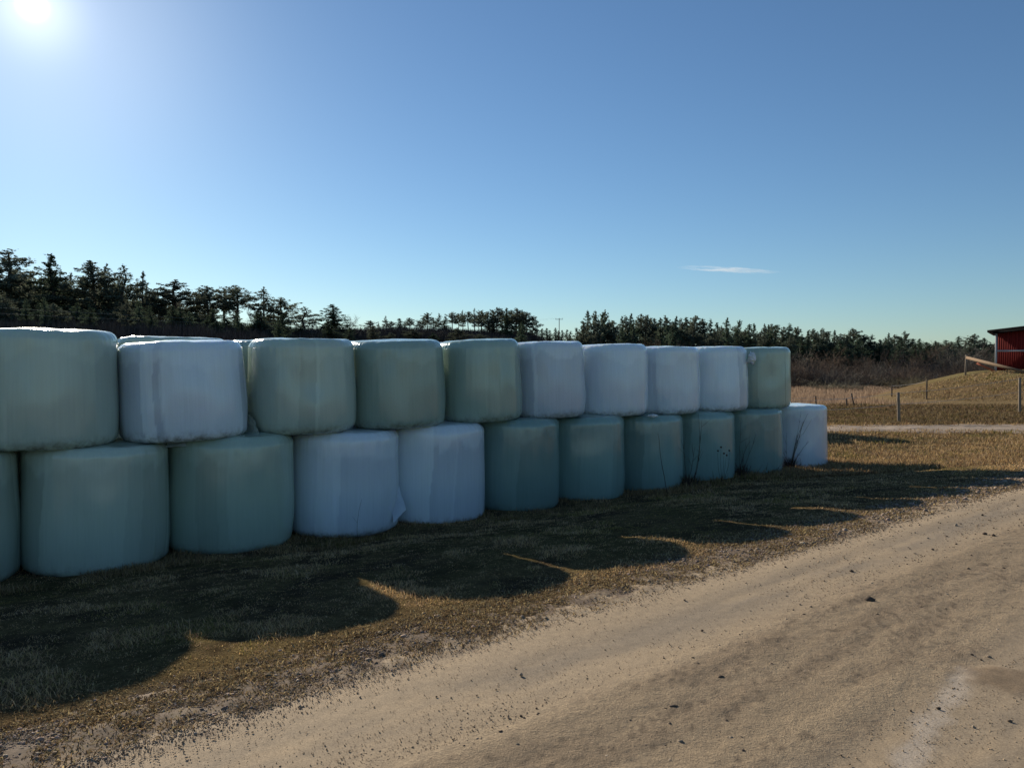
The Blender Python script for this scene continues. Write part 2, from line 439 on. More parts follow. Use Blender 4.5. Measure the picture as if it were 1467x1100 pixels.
# ------------------------------------------------------------------ the road we stand on
def road_mesh():
    sv = np.concatenate([np.arange(-8, -4.5, .15), np.arange(-4.5, 9, .035), np.arange(9, 16, .09), np.arange(16, 60, .5)])
    ev = np.concatenate([np.arange(-.56, 3.4, .03), np.arange(3.4, 8.6, .25)])
    s, e = np.meshgrid(sv, ev, indexing='ij')
    rag = (fbm(s * .6, s * 0 + 2, 41) - .5) * .06 + (fbm(s * 14, s * 0 + 5, 43) - .5) * .07
    e2 = e + rag * np.clip(1 - np.abs(e + .1) / .5, 0, 1)
    x = ROAD_P[0] + s * ROAD_D[0] + e2 * ROAD_N[0]; y = ROAD_P[1] + s * ROAD_D[1] + e2 * ROAD_N[1]
    # wheel tracks run with the road: smooth at e=.35..1.1 and 2.1..2.7, loose between
    wob = (fbm(s * .25, s * 0, 47) - .5) * .18
    ee = e + wob
    loose = S((ee - .80) / .25) * (1 - S((ee - 1.75) / .25))
    loose = np.clip(loose + .7 * S((ee - 2.65) / .3), 0, 1)
    z = terrain(x, y, False) + .006
    z = z + .010 * loose + .006 * (fbm(s * .8, e * 3.5, 51) - .5)
    z = z + loose * ((fbm(s * 5, e * 16, 53, 4) - .5) * .014) + (fbm(s * 2, e * 7, 57) - .5) * .006 + (fbm(s * 22, e * 26, 58, 2) - .5) * .0025
    sh = S((.12 - e) / .2)
    z = z + sh * ((fbm(s * 13, e * 13, 59, 3) - .5) * .024 + .004) - np.clip((-.28 - e) / .28, 0, 1) * .034
    n1 = fbm(s * .35, e * 3.5, 61)[..., None]; n2 = fbm(s * 1.6, e * 8, 63)[..., None]
    base = np.array([.40, .30, .195])
    c = base * (.88 + .24 * n1)
    pale = np.array([.46, .345, .225])
    edge = (np.clip(1 - np.abs(e) / .42, 0, 1) ** .8)[..., None]
    c = c * (1 - .75 * edge) + pale * .75 * edge
    track = (np.exp(-((ee - .56) / .20) ** 2) + .9 * np.exp(-((ee - 2.25) / .28) ** 2))[..., None]
    c = c * (1 - .85 * track * S((n2 - .15) / .4)) + np.array([.265, .212, .155]) * .85 * track * S((n2 - .15) / .4)
    dk = (loose[..., None] * S((n2 - .52) / .16))
    c = c * (1 - .35 * dk) + np.array([.21, .15, .10]) * .35 * dk
    dis = vnoise(s * 26, e * 30, 68) * .55 + vnoise(s * 9, e * 11, 69) * .45
    shift = .02 + .12 * S((-.8 - s) / 2.2)
    grav = S((shift - e + (dis - .5) * .42) / .16)[..., None]
    gc = np.array([.165, .118, .082]) * (.55 + .9 * dis[..., None])
    c = c * (1 - grav) + gc * grav
    c = c * (.90 + .20 * fbm(s * .22, ee * 13, 70, 3)[..., None]) * (1 - .10 * loose[..., None])
    gr = vnoise(s * 45, e * 60, 64)[..., None] * .6 + vnoise(s * 21, e * 33, 65)[..., None] * .4
    spk = S((gr - .60) / .14) * loose[..., None] * S((n2 - .30) / .3)
    c = c * (1 - .75 * spk) + np.array([.15, .11, .075]) * .75 * spk
    # pale dried patch and a brown gritty one beside it
    A, B = np.array([1.51, 2.9]), np.array([2.25, 3.74]); AB = B - A
    tt = np.clip(((x - A[0]) * AB[0] + (y - A[1]) * AB[1]) / (AB @ AB), 0, 1)
    ds = np.hypot(x - A[0] - tt * AB[0], y - A[1] - tt * AB[1]) + (fbm(s * 9, e * 9, 66) - .5) * .12
    pl = S((.075 - ds) / .07)[..., None]
    c = c * (1 - .6 * pl) + np.array([.52, .44, .36]) * .6 * pl
    db = np.hypot((x - 2.42) / .30, (y - 3.66) / .20) + (fbm(s * 11, e * 11, 67) - .5) * .9
    br = S((1.0 - db) / .5)[..., None]
    c = c * (1 - .65 * br) + np.array([.17, .115, .07]) * (.6 + .8 * gr) * .65 * br
    z = z + br[..., 0] * .012
    m = len(ev)
    i = (np.arange(len(sv) - 1)[:, None] * m + np.arange(m - 1)[None, :]).ravel()
    f = np.stack([i, i + 1, i + 1 + m, i + m], 1)[:, ::-1]
    return mesh_np('road', np.stack([x, y, z], -1).reshape(-1, 3), [f], c.reshape(-1, 3), True, {'loose': loose.ravel()})
tag(put('road', road_mesh(), M_ROAD), kind='structure')

# cross track behind the bale row
def track_mesh():
    xv = np.arange(-6, 60, .12); wv = np.linspace(0, 1, 26)
    X, W = np.meshgrid(xv, wv, indexing='ij')
    near = 22.5 - .16 * (X - 9.5) + (fbm(X * .5, X * 0, 71) - .5) * .8 + (fbm(X * 3, X * 0, 72) - .5) * .25
    farr = 24.9 + .10 * (X - 9.5) * S((X - 8) / 4) * .8 + (fbm(X * .5, X * 0 + 9, 73) - .5) * .6 + (fbm(X * 3, X * 0, 74) - .5) * .25
    Y = near * (1 - W) + farr * W
    Z = terrain(X, Y) + .025 - .05 * np.clip((np.abs(W - .5) - .36) / .14, 0, 1) + (fbm(X * 3, Y * 3, 75) - .5) * .03
    n1 = fbm(X * 1.2, Y * 2.2, 77)[..., None]
    c = np.array([.40, .31, .235]) * (.7 + .6 * n1)
    rut = (np.exp(-((W - .28) / .1) ** 2) + np.exp(-((W - .72) / .1) ** 2))[..., None]
    c = c * (1 - .2 * rut)
    m = len(wv)
    i = (np.arange(len(xv) - 1)[:, None] * m + np.arange(m - 1)[None, :]).ravel()
    f = np.stack([i, i + m, i + 1 + m, i + 1], 1)
    return mesh_np('track', np.stack([X, Y, Z], -1).reshape(-1, 3), [f], c.reshape(-1, 3), True, {'loose': np.full(X.size, .6)})
tag(put('gravel_track', track_mesh(), M_ROAD), kind='structure')

# ------------------------------------------------------------------ grass and reeds (stuff)
STRAW = np.array([.54, .365, .17]); BROWN = np.array([.26, .155, .088]); GREEN = np.array([.27, .215, .07]); PALE = np.array([.60, .425, .25])
def blades(name, x, y, h, w, lean, mat, pal, label, cat, z=None, kind='stuff'):
    n = len(x)
    if z is None: z = terrain(x, y)
    az = rng.uniform(0, 2 * np.pi, n); l = np.clip(rng.normal(lean, .3, n), 0, 1.45)
    dx, dy = np.cos(az), np.sin(az)
    sx, sy = -np.sin(az + rng.normal(0, .5, n)), np.cos(az)
    def pt(t, bend):
        a = l * bend
        return x + dx * np.sin(a) * h * t, y + dy * np.sin(a) * h * t, z - .004 + np.cos(a) * h * t
    P0 = np.stack([x, y, z - .006], 1); P1 = np.stack(pt(.55, .75), 1); P2 = np.stack(pt(1, 1.0), 1)
    sd = np.stack([sx, sy, np.zeros(n)], 1) * (w / 2)[:, None]
    V = np.stack([P0 - sd, P0 + sd, P1 - sd * .8, P1 + sd * .8, P2], 1).reshape(-1, 3)
    b = np.arange(n) * 5
    F4 = np.stack([b, b + 1, b + 3, b + 2], 1); F3 = np.stack([b + 2, b + 3, b + 4], 1)
    C = np.repeat(pal, 5, axis=0)
    o = put(name, mesh_np(name, V, [F4, F3], C), mat)
    return tag(o, label, cat, kind=kind)
def palette(x, y, n, gshift=0.0):
    g = fbm(x * 1.1, y * 1.1, 81) + rng.normal(0, .12, n) + gshift
    k = rng.random(n)
    c = np.where((g > .70)[:, None], GREEN, np.where((k < .5)[:, None], STRAW, np.where((k < .8)[:, None], BROWN, PALE)))
    return c * rng.uniform(.85, 1.45, n)[:, None]
def sample(n, s0, s1, u0, u1, power, ref):
    s = rng.uniform(s0, s1, n); u = rng.uniform(u0, u1, n)
    x = s * ROW_D[0] + (u - 8.63) * ROW_N[0]; y = s * ROW_D[1] + (u - 8.63) * ROW_N[1]
    d = np.hypot(x, y)
    k = (rng.random(n) < np.clip((ref / d) ** power, 0, 1)) & (y > 1.5)
    return x[k], y[k]
x, y = sample(1900000, -5, 22, -.6, 7.2, 1.4, 3.6)
e = road_e(x, y)
keep = rng.random(len(x)) < S((-.22 - e + (fbm(x * 1.5, y * 1.5, 83) - .5) * .8) / .40)
x, y = x[keep], y[keep]
gz_ = np.where(road_e(x, y) > -.40, terrain(x, y, False) + .006, terrain(x, y))
d = np.hypot(x, y); tuft = fbm(x * 2.2, y * 2.2, 85)
h = (.011 + .034 * S((tuft - .50) / .2)) * rng.uniform(.6, 1.5, len(x)) * np.clip(d / 9, 1, 1.6)
blades('grass', x, y, h, .0026 * np.clip(d / 4, 1, 4) * rng.uniform(.7, 1.3, len(x)), 1.08, M_GRASS, palette(x, y, len(x)),
       'short dead grass on the verge between the bales and the road', 'grass', gz_)
x, y = sample(120000, -4, 15, -.45, .55, .6, 5)
k = fbm(x * 2.5, y * 2.5, 131) + rng.normal(0, .08, len(x)) > .60 - .06 * S((x - 1) / 3)
x, y = x[k], y[k]
blades('foot_grass', x, y, rng.uniform(.03, .09, len(x)) * (1 + .6 * S((x - 1) / 3)), .0030 * np.clip(np.hypot(x, y) / 5, 1, 3), .65, M_GRASS, palette(x, y, len(x)) * .6,
       'taller dead grass growing against the foot of the bales', 'grass')
# grass beyond the end of the row and on the pasture
n = 150000
yy = 13 + 42 * rng.random(n) ** 1.5; xx = yy * rng.uniform(.36, .74, n)
e = road_e(xx, yy)
on_track = (yy > 23.2 - .16 * (xx - 9.5) + rng.normal(0, .25, n)) & (yy < 24.1 + .08 * (xx - 9.5) + rng.normal(0, .25, n))
dd = np.hypot(xx - 45, yy - 52) / 18.6
wet = (yy > 41) & (dd > .95)
keep = (e < -.6) & ~on_track & ~wet & (row_u(xx, yy) < 40) & (fbm(xx * .7, yy * .7, 87) + rng.normal(0, .15, n) > .42)
xx, yy = xx[keep], yy[keep]; d = np.hypot(xx, yy)
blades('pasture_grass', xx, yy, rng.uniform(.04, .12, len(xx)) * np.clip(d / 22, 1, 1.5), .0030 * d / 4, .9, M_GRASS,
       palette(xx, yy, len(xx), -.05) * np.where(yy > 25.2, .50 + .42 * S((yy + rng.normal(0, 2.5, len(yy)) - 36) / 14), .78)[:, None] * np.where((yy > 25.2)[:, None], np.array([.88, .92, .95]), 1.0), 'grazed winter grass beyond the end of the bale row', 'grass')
# brown leaf litter between grass and gravel
n = 170000
s = -4.5 + 20 * rng.random(n) ** 1.6; e = rng.normal(-.36, .20, n) + .10 * S((-.8 - s) / 2.2)
x = ROAD_P[0] + s * ROAD_D[0] + e * ROAD_N[0]; y = ROAD_P[1] + s * ROAD_D[1] + e * ROAD_N[1]
k = (y > 1.6) & (fbm(x * 3, y * 3, 99) + rng.normal(0, .12, n) > .44) & (e < .1); x, y = x[k], y[k]; d = np.hypot(x, y)
c = np.where((rng.random(len(x)) < .6)[:, None], np.array([.26, .175, .09]), np.array([.50, .38, .19])) * rng.uniform(.5, 1.4, (len(x), 1))
zz = np.where(road_e(x, y) > -.38, terrain(x, y, False) + .010, terrain(x, y))
blades('leaf_litter', x, y, rng.uniform(.012, .045, len(x)), .0042 * np.clip(d / 4, 1, 3) * rng.uniform(.6, 1.5, len(x)), 1.32, M_GRASS, c, 'brown leaf litter and straw between the grass and the road gravel', 'litter', zz)
# reed bed in the hollow
n = 60000
yy = rng.uniform(47, 99, n); xx = yy * rng.uniform(.25, .60, n)
dd = np.hypot(xx - 45, yy - 52) / 18.6
keep = dd > 1.02
xx, yy = xx[keep], yy[keep]
c = np.where((rng.random(len(xx)) < .75)[:, None], np.array([.52, .37, .25]), np.array([.30, .20, .13])) * rng.uniform(.75, 1.2, len(xx))[:, None]
blades('reeds', xx, yy, rng.uniform(.3, .7, len(xx)), .035 * yy / 60, .25, M_GRASS, c, 'pale dry reeds filling the wet hollow before the wood', 'reeds')

# ------------------------------------------------------------------ stones
def ico(n=1):
    import bmesh
    bm = bmesh.new(); bmesh.ops.create_icosphere(bm, subdivisions=n, radius=1)
    v = np.array([q.co[:] for q in bm.verts]); f = np.array([[w.index for w in q.verts] for q in bm.faces]); bm.free()
    return v, f
IV, IF = ico(1)
def pebbles(name, x, y, r, z, mat_cols, label, cat):
    n = len(x); m = len(IV)
    sc = r[:, None] * rng.uniform(.55, 1.25, (n, 3)); sc[:, 2] *= .7
    a = rng.uniform(0, 2 * np.pi, n)
    jit = 1 + rng.normal(0, .14, (n, m))
    P = IV[None] * sc[:, None, :] * jit[..., None]
    X = P[..., 0] * np.cos(a)[:, None] - P[..., 1] * np.sin(a)[:, None] + x[:, None]
    Y = P[..., 0] * np.sin(a)[:, None] + P[..., 1] * np.cos(a)[:, None] + y[:, None]
    Z = P[..., 2] + z[:, None] + (r * .15)[:, None]
    F = (IF[None] + (np.arange(n) * m)[:, None, None]).reshape(-1, 3)
    o = put(name, mesh_np(name, np.stack([X, Y, Z], -1).reshape(-1, 3), [F], np.repeat(mat_cols, m, axis=0)), M_PEB)
    return tag(o, label, cat, kind='stuff')
m, n_, l_, o_ = new_mat('pebble'); b_ = principled(n_, l_, o_, .9, .2); l_.new(attr(n_, 'Col'), b_.inputs['Base Color']); M_PEB = m
def on_road(s, e):
    return ROAD_P[0] + s * ROAD_D[0] + e * ROAD_N[0], ROAD_P[1] + s * ROAD_D[1] + e * ROAD_N[1]
OV = np.array([[1, 0, 0], [-1, 0, 0], [0, 1, 0], [0, -1, 0], [0, 0, 1], [0, 0, -1]], float)
OF = np.array([[0, 2, 4], [2, 1, 4], [1, 3, 4], [3, 0, 4], [2, 0, 5], [1, 2, 5], [3, 1, 5], [0, 3, 5]])
n = 300000
s = -4.2 + 18 * rng.random(n) ** 1.9; e = rng.normal(-.25, .17, n) + .12 * S((-.8 - s) / 2.2)
x, y = on_road(s, e); k = (y > 1.6) & (rng.random(n) < np.clip(1.3 - fbm(x * 2.3, y * 2.3, 97) * 1.0, 0, 1)); x, y, e = x[k], y[k], e[k]
d = np.hypot(x, y)
r = np.clip(rng.lognormal(-6.0, .4, len(x)), .0014, .006) * np.clip(d / 4.5, 1, 2.2)
pc = np.where((rng.random(len(x)) < .5)[:, None], np.array([.20, .135, .085]), np.array([.36, .28, .20])) * rng.uniform(.35, 1.4, (len(x), 1))
IV0, IF0 = IV, IF; IV, IF = OV, OF
pebbles('fine_gravel', x, y, r, np.where(e > -.38, terrain(x, y, False) + .008, terrain(x, y)), pc, 'fine gravel and grit along the edge of the dirt road', 'gravel')
IV, IF = IV0, IF0
n = 52000
s = -4.2 + 21 * rng.random(n) ** 1.7; e = rng.normal(-.25, .16, n) + .12 * S((-.8 - s) / 2.2)
x, y = on_road(s, e); k = (y > 1.6) & (rng.random(n) < np.clip(1.2 - fbm(x * 1.3, y * 1.3, 91) * .9, 0, 1)); x, y, e = x[k], y[k], e[k]
d = np.hypot(x, y)
r = np.clip(rng.lognormal(-5.6, .5, len(x)), .0022, .017) * np.clip(d / 5, 1, 2.2)
r = np.where(e > 0, r * .6, r)
pc = np.array([.29, .215, .16]) * rng.uniform(.4, 1.5, (len(x), 1)) * rng.uniform(.93, 1.07, (len(x), 3))
pebbles('gravel', x, y, r, np.where(e > -.38, terrain(x, y, False) + .008, terrain(x, y)), pc, 'loose brown gravel along the edge of the dirt road', 'gravel')
n = 15000
s = -2 + 16 * rng.random(n) ** 1.3; e = np.where(rng.random(n) < .88, rng.normal(1.30, .25, n), rng.uniform(.1, 3.2, n))
x, y = on_road(s, e); k = (y > 1.2) & (fbm(s * .8, e * 2.5, 51) + rng.normal(0, .08, n) > .36); x, y = x[k], y[k]
r = np.clip(rng.lognormal(-6.0, .55, len(x)), .0014, .013) * np.clip(np.hypot(x, y) / 5, 1, 2)
pc = np.where((rng.random(len(x)) < .7)[:, None], np.array([.10, .072, .052]), np.array([.28, .22, .16])) * rng.uniform(.6, 1.4, (len(x), 1))
big = rng.random(len(x)) < .02; r = np.where(big, r * 2.2, r)
pebbles('crumbs', x, y, r, terrain(x, y, False) + .010, pc, 'dark crumbs of soil scattered down the middle of the dirt road', 'soil')

IV0, IF0 = IV, IF; IV, IF = OV, OF
n = 190000
s = -3 + 15 * rng.random(n) ** 1.7; q = rng.random(n)
e = np.where(q < .55, rng.normal(1.25, .30, n), np.where(q < .60, rng.uniform(.3, 1.0, n), rng.uniform(1.6, 3.3, n)))
x, y = on_road(s, e); k = (y > 1.2) & (fbm(s * .9, e * 5, 121) + rng.normal(0, .12, n) > .46); x, y = x[k], y[k]
r = np.clip(rng.lognormal(-6.3, .45, len(x)), .001, .006) * np.clip(np.hypot(x, y) / 4.5, 1, 2)
pc = np.array([.34, .245, .155]) * rng.uniform(.45, 1.35, (len(x), 1))
pebbles('road_grit', x, y, r, terrain(x, y, False) + .008, pc, 'loose sandy grit along the middle of the dirt road', 'grit')
IV, IF = IV0, IF0

def stone(px, py, r, label, mat, seed):
    g = np.random.default_rng(seed)
    v, f = ico(3); nn = v / np.linalg.norm(v, axis=1)[:, None]
    for k in range(9):
        a = g.normal(size=3); a /= np.linalg.norm(a)
        dcut = g.uniform(.55, .85)
        proj = v @ a
        v = v - np.maximum(proj - dcut, 0)[:, None] * a[None]
    v = v * (1 + (fbm(nn[:, 0] * 3 + 5, nn[:, 1] * 3 + nn[:, 2] * 2, seed)[:, None] - .5) * .15)
    v = v * np.array([1, g.uniform(.7, 1), g.uniform(.55, .75)]) * r * (1 if r > .07 else .62)
    x, y, z = hit(px, py)
    o = put('stone', mesh_np('stone', v, [f], None, False), mat, None, (x, y, z + r * .25), (0, 0, g.uniform(0, 6)))
    return tag(o, label, 'stone', 'single stones on the road and verge')
stone(1183, 767, .075, 'largest pale stone, lying alone on the gravel edge beyond the last shadow', M_STONE, 1)
stone(1186, 808, .040, 'flat pale stone on the smooth wheel track below the largest stone', M_STONE, 2)
stone(1243, 845, .035, 'small pale stone where the smooth track meets the loose middle', M_STONE, 3)
stone(720, 931, .030, 'flat stone alone on the smooth sandy edge of the road', M_STONE, 4)
stone(883, 1007, .020, 'dark clod on the road, upper of the two nearest the bottom centre', M_CLOD, 5)
stone(800, 1053, .018, 'dark clod on the road, lower of the two nearest the bottom centre', M_CLOD, 6)
stone(506, 963, .030, 'dark stone in the gravel edge just above the road', M_CLOD, 7)
stone(195, 1066, .034, 'flat grey stone in the broad gravel at the bottom left', M_STONE, 8)
stone(718, 901, .032, 'rounded grey stone in the gravel edge under the longest sunlit strip', M_STONE, 9)

# ------------------------------------------------------------------ wrapped bales
BR = .685
def bale_mesh(seed, h, rad=BR, upper=False, na=240):
    g = np.random.default_rng(seed)
    rt, rb = g.uniform(.085, .12), g.uniform(.08, .12)
    prof = [(t * (rad - rb), 0.0) for t in np.linspace(0, 1, 7)[:-1]]
    prof += [(rad - rb + rb * math.sin(a), rb - rb * math.cos(a)) for a in np.linspace(0, math.pi / 2, 9)]
    prof += [(rad, zz) for zz in np.linspace(rb, h - rt, 22)[1:-1]]
    prof += [(rad - rt + rt * math.cos(a), h - rt + rt * math.sin(a)) for a in np.linspace(0, math.pi / 2, 12)]
    prof += [(t * (rad - rt), h) for t in np.linspace(1, 0, 8)[1:]]
    pr = np.array(prof); K = len(pr)
    th = np.linspace(0, 2 * np.pi, na, endpoint=False)
    T, Kk = np.meshgrid(th, np.arange(K)); rr = pr[Kk, 0]; zz = pr[Kk, 1]; q = zz / h
    ph = g.uniform(0, 6.28, 6)
    bul = .006 * np.sin(np.pi * q) + .010 * g.uniform(.4, 1.3) * np.exp(-((q - .28) / .22) ** 2) - (.008 if upper else .022) * g.uniform(.2, 1.2) * S((.25 - q) / .25) - (.022 if upper else .014) * S((q - .35) / .6)
    ov = .008 * np.cos(2 * T + ph[0]) + .007 * np.cos(3 * T + ph[1]) + .004 * np.cos(5 * T + ph[2])
    edge = np.exp(-((zz - (h - rt * .5)) / .10) ** 2)
    lum = (fbm(T * 1.6 + seed, q * 2, seed, 2) - .5) * .028 + (fbm(T * 7 + seed, q * 2.5, seed + 3, 2) - .5) * .005
    wr = (fbm(T * 24 + seed * 3, q * 4, seed + 5, 2) - .5) * .013 * edge
    wr2 = (fbm(T * 26 + seed, q * 1.2, seed + 8, 2) - .5) * .0025
    wt = np.clip(rr / (rad * .8), 0, 1)
    r2 = rr * (1 + (bul + ov) * wt) + (lum + wr + wr2) * wt
    X, Y = r2 * np.cos(T), r2 * np.sin(T)
    dome = np.where(Kk > K - 10, .0, 0) + (.022 * (1 - (rr / rad) ** 2) * (q > .9))
    zr = zz + dome + (fbm(X * 2.5 + seed, Y * 2.5, seed + 9) - .5) * .045 * S((q - .75) / .25)
    zr += (fbm(X * 9 + seed, Y * 9, seed + 13, 2) - .5) * .008 * S((q - .85) / .15)
    # film layers: bands running up the side
    nb = 11
    cuts = np.sort(g.uniform(0, 2 * np.pi, nb)); val = g.uniform(.15, .85, nb)
    lean = (zz - h / 2) * g.uniform(-.06, .06)
    idx = np.searchsorted(cuts, (T + lean + .03 * np.sin(zz * 4 + ph[3])) % (2 * np.pi)) % nb
    film = val[idx] * .86 + fbm(T * 3 + seed, q * 1.5, seed + 21) * .14
    cap = S((q - (.78 + .16 * (fbm(T * 2.6 + seed, T * 0, seed + 30) - .5) * 2)) / .05)    # sky reflection on the folded top rim, painted in as paler film
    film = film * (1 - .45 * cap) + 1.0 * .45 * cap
    step = np.gradient(film, axis=1)
    mud = np.clip(1 - zz / .16, 0, 1) ** 1.5
    V = np.stack([X, Y, zr], -1).reshape(-1, 3)
    i = (np.arange(K - 1)[:, None] * na + np.arange(na)[None, :])
    j = (np.arange(K - 1)[:, None] * na + ((np.arange(na) + 1) % na)[None, :])
    F = np.stack([i, j, j + na, i + na], -1).reshape(-1, 4)
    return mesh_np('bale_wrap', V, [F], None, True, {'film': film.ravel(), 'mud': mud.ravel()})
def spot(s, u=-.70):
    return s * ROW_D[0] + (u - 8.63) * ROW_N[0], s * ROW_D[1] + (u - 8.63) * ROW_N[1]
def bale(s, z, h, mat, label, seed, tilt=0.0, u=-.70, rad=BR, group='wrapped bales in the stack'):
    """tilt: right side up along the row, radians"""
    x, y = spot(s, u)
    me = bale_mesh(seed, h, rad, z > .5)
    o = put('wrapped_bale', me, mat)
    az = math.atan2(ROW_D[1], ROW_D[0])
    mw = Matrix.Translation((x, y, z)) @ Matrix.Rotation(az, 4, 'Z') @ Matrix.Rotation(-tilt, 4, 'Y')
    o.matrix_world = mw @ Matrix.Rotation(seed * 1.7, 4, 'Z')
    return tag(o, label, 'bale', group)
SINK = -.03
# lower row, front
LOW = [(-3.16, 1.15, M_GREEN, 'green bale on the ground two places left of the photo edge'),
       (-1.75, 1.15, M_GREEN, 'green bale on the ground beyond the photo left edge'),
       (-.27, 1.15, M_PALE, 'green bale on the ground, only its right edge showing at the photo left edge'),
       (1.13, 1.145, M_PALE, 'grey green ground bale with a blotchy pale rim, under the largest top bale'),
       (2.55, 1.165, M_GREEN, 'dark green bale on the ground under the leaning white bale'),
       (3.97, 1.15, M_WHITE, 'white ground bale with a loose film flap at its right foot'),
       (5.34, 1.175, M_WHITE, 'white bale on the ground right of the one with the flap, without a flap'),
       (6.72, 1.195, M_TEAL, 'dark green bale on the ground with a torn white film scrap at its foot'),
       (8.06, 1.175, M_TEAL, 'dark green bale on the ground without weeds, right of the one with the white scrap'),
       (9.44, 1.14, M_TEAL, 'dark green bale on the ground below the shiny scrap, with one leaning dark stalk'),
       (10.83, 1.145, M_TEAL, 'dark green bale on the ground behind short stalks with seed heads'),
       (12.17, 1.15, M_TEAL, 'dark green bale on the ground next to the white end bale, crossed by two stalks'),
       (13.68, 1.165, M_WHITE, 'white bale on the ground at the far right end of the stack, beyond the weeds')]
TOPH = {}
for i, (s, h, mt, lb) in enumerate(LOW):
    nb_ = [abs(LOW[j][0] - s) for j in (i - 1, i + 1) if 0 <= j < len(LOW)]
    rl = min(.715, sum(nb_) / len(nb_) / 2 + .003)
    bale(s, SINK - .12, h - SINK + .12, mt, lb, 100 + i, random.uniform(-.014, .014), -.665 + random.uniform(-.02, .02), rl)
UP = [(-2.10, 1.15, 2.33, M_PALE, 'pale green bale in the top row beyond the photo left edge', 0),
      (-.70, 1.15, 2.33, M_PALE, 'pale green bale in the top row just outside the photo left edge', 0),
      (.68, 1.15, 2.335, M_PALE, 'largest looking pale green bale, at the left end of the top row', .0),
      (2.04, 1.16, 2.245, M_WHITE, 'white bale leaning left between green ones in the top row', .035),
      (3.41, 1.16, 2.30, M_PALE, 'pale green bale right of the leaning white one, in the top row', .02),
      (4.72, 1.17, 2.305, M_GREEN, 'middle one of three green bales together in the top row', .02),
      (6.03, 1.19, 2.335, M_GREEN, 'green bale in the top row touching the first of four white bales', .045),
      (7.25, 1.19, 2.325, M_WHITE, 'first from the left of the four white bales together in the top row', .02),
      (8.62, 1.165, 2.305, M_WHITE, 'second from the left of the four white bales together in the top row', .01),
      (9.90, 1.15, 2.28, M_WHITE, 'third from the left of the four white bales together in the top row', .02),
      (11.19, 1.15, 2.295, M_WHITE, 'fourth white bale in the top row, with the crumpled film bundle at its shoulder', .015),
      (12.50, 1.155, 2.30, M_GREEN, 'green bale at the right end of the top row', .02)]
for i, (s, z, top, mt, lb, tl) in enumerate(UP):
    nb_ = [abs(UP[j][0] - s) for j in (i - 1, i + 1) if 0 <= j < len(UP)]
    ri = min(.672, min(nb_) / 2 - .008)
    bale(s + (.68 - ri) * 1.1, z, top - z, mt, lb, 200 + i, tl, -.66 + random.uniform(-.02, .02), ri)
# rear row
for i in range(10):
    s = -1.95 + i * 1.385
    mt = [M_PALE, M_WHITE, M_PALE, M_PALE, M_GREEN, M_PALE, M_WHITE, M_PALE, M_GREEN, M_PALE][i]
    nm = 'white' if mt is M_WHITE else 'green'
    lbl = {2: 'rear top row green bale showing between the largest bale and the leaning white one',
           3: 'rear top row green bale, a sliver of top showing behind the leaning white one'}.get(i)
    if lbl is None:
        bale(s, 1.15, 1.165, mt, f'{nm} bale of the rear top row, wholly behind the front row', 300 + i, 0, -2.10, BR, 'rear bales behind the front row')
    else:
        bale(s, 1.15, 1.175, mt, lbl, 300 + i, 0, -2.10)
    bale(s + .69, SINK, 1.15 - SINK, M_GREEN, 'green bale on the ground in the rear row, wholly behind the front row', 330 + i, 0, -2.10, BR, 'rear ground bales behind the front row')

for (xq, yq, nm) in ((6.6, 24.6, 'right'), (5.1, 24.5, 'left')):  # unseen stacks, added to cast the shadow streaks beyond the row's right end
    for z0, h0, w0 in ((SINK, 1.18, 'lower'), (1.15, 1.16, 'upper')):
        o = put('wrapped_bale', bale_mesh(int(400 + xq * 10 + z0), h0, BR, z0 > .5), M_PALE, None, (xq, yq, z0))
        tag(o, f'{w0} green bale of the {nm} stack, unseen, placed behind the rear row for its shadow', 'bale', 'unseen bales placed behind the stack')
# loose film ----------------------------------------------------------------
def crumple(r, seed, sx=1, sy=1, sz=1):
    v, f = ico(4); g = np.random.default_rng(seed)
    nn = v.copy()
    for k in range(7):
        a = g.normal(size=3); a /= np.linalg.norm(a)
        fr = g.uniform(3, 9)
        v = v * (1 - .13 * np.abs(np.sin((nn @ a) * fr + g.uniform(0, 6)))[:, None])
    v = v * (1 + (fbm(nn[:, 0] * 4 + 9, nn[:, 1] * 4 + nn[:, 2] * 3, seed)[:, None] - .5) * .45)
    return v * np.array([sx, sy, sz]) * r, f
def film_attrs(n): return {'film': np.full(n, .6), 'mud': np.zeros(n)}
def scrap(name, loc, r, seed, sc, mat, label, cat='plastic scrap'):
    v, f = crumple(r, seed, *sc)
    o = put(name, mesh_np(name, v, [f], None, False, film_attrs(len(v))), mat, None, loc)
    return tag(o, label, cat)
M_SCRAP = mat_film('loose_white_film', (.70, .69, .66), .25)
fx, fy = at(1077, 13.75)
scrap('film_bundle', (fx, fy, EYE - (513 - HZ) / F_PX * 13.75), .155, 4, (.75, .9, 1.15), M_SCRAP, 'crumpled ball of white film hanging between the last white and the end green top bale', 'plastic film')
fx, fy = at(936, 12.35)
scrap('film_scrap', (fx, fy, 1.155), .11, 5, (1.3, .7, .42), M_SCRAP, 'shiny torn film scrap lying in the gap between two white top bales')
x, y, z = hit(436, 770)
scrap('film_scrap', (x, y + .05, z + .01), .07, 6, (1.5, .7, .34), M_SCRAP, 'flattened pale film scrap at the left foot of the white bale with the flap')
x, y, z = hit(772, 724)
scrap('film_scrap', (x, y + .04, z + .01), .09, 7, (1.6, .6, .4), M_SCRAP, 'torn white film scrap at the foot of the first dark green ground bale')
x, y, z = hit(935, 768)
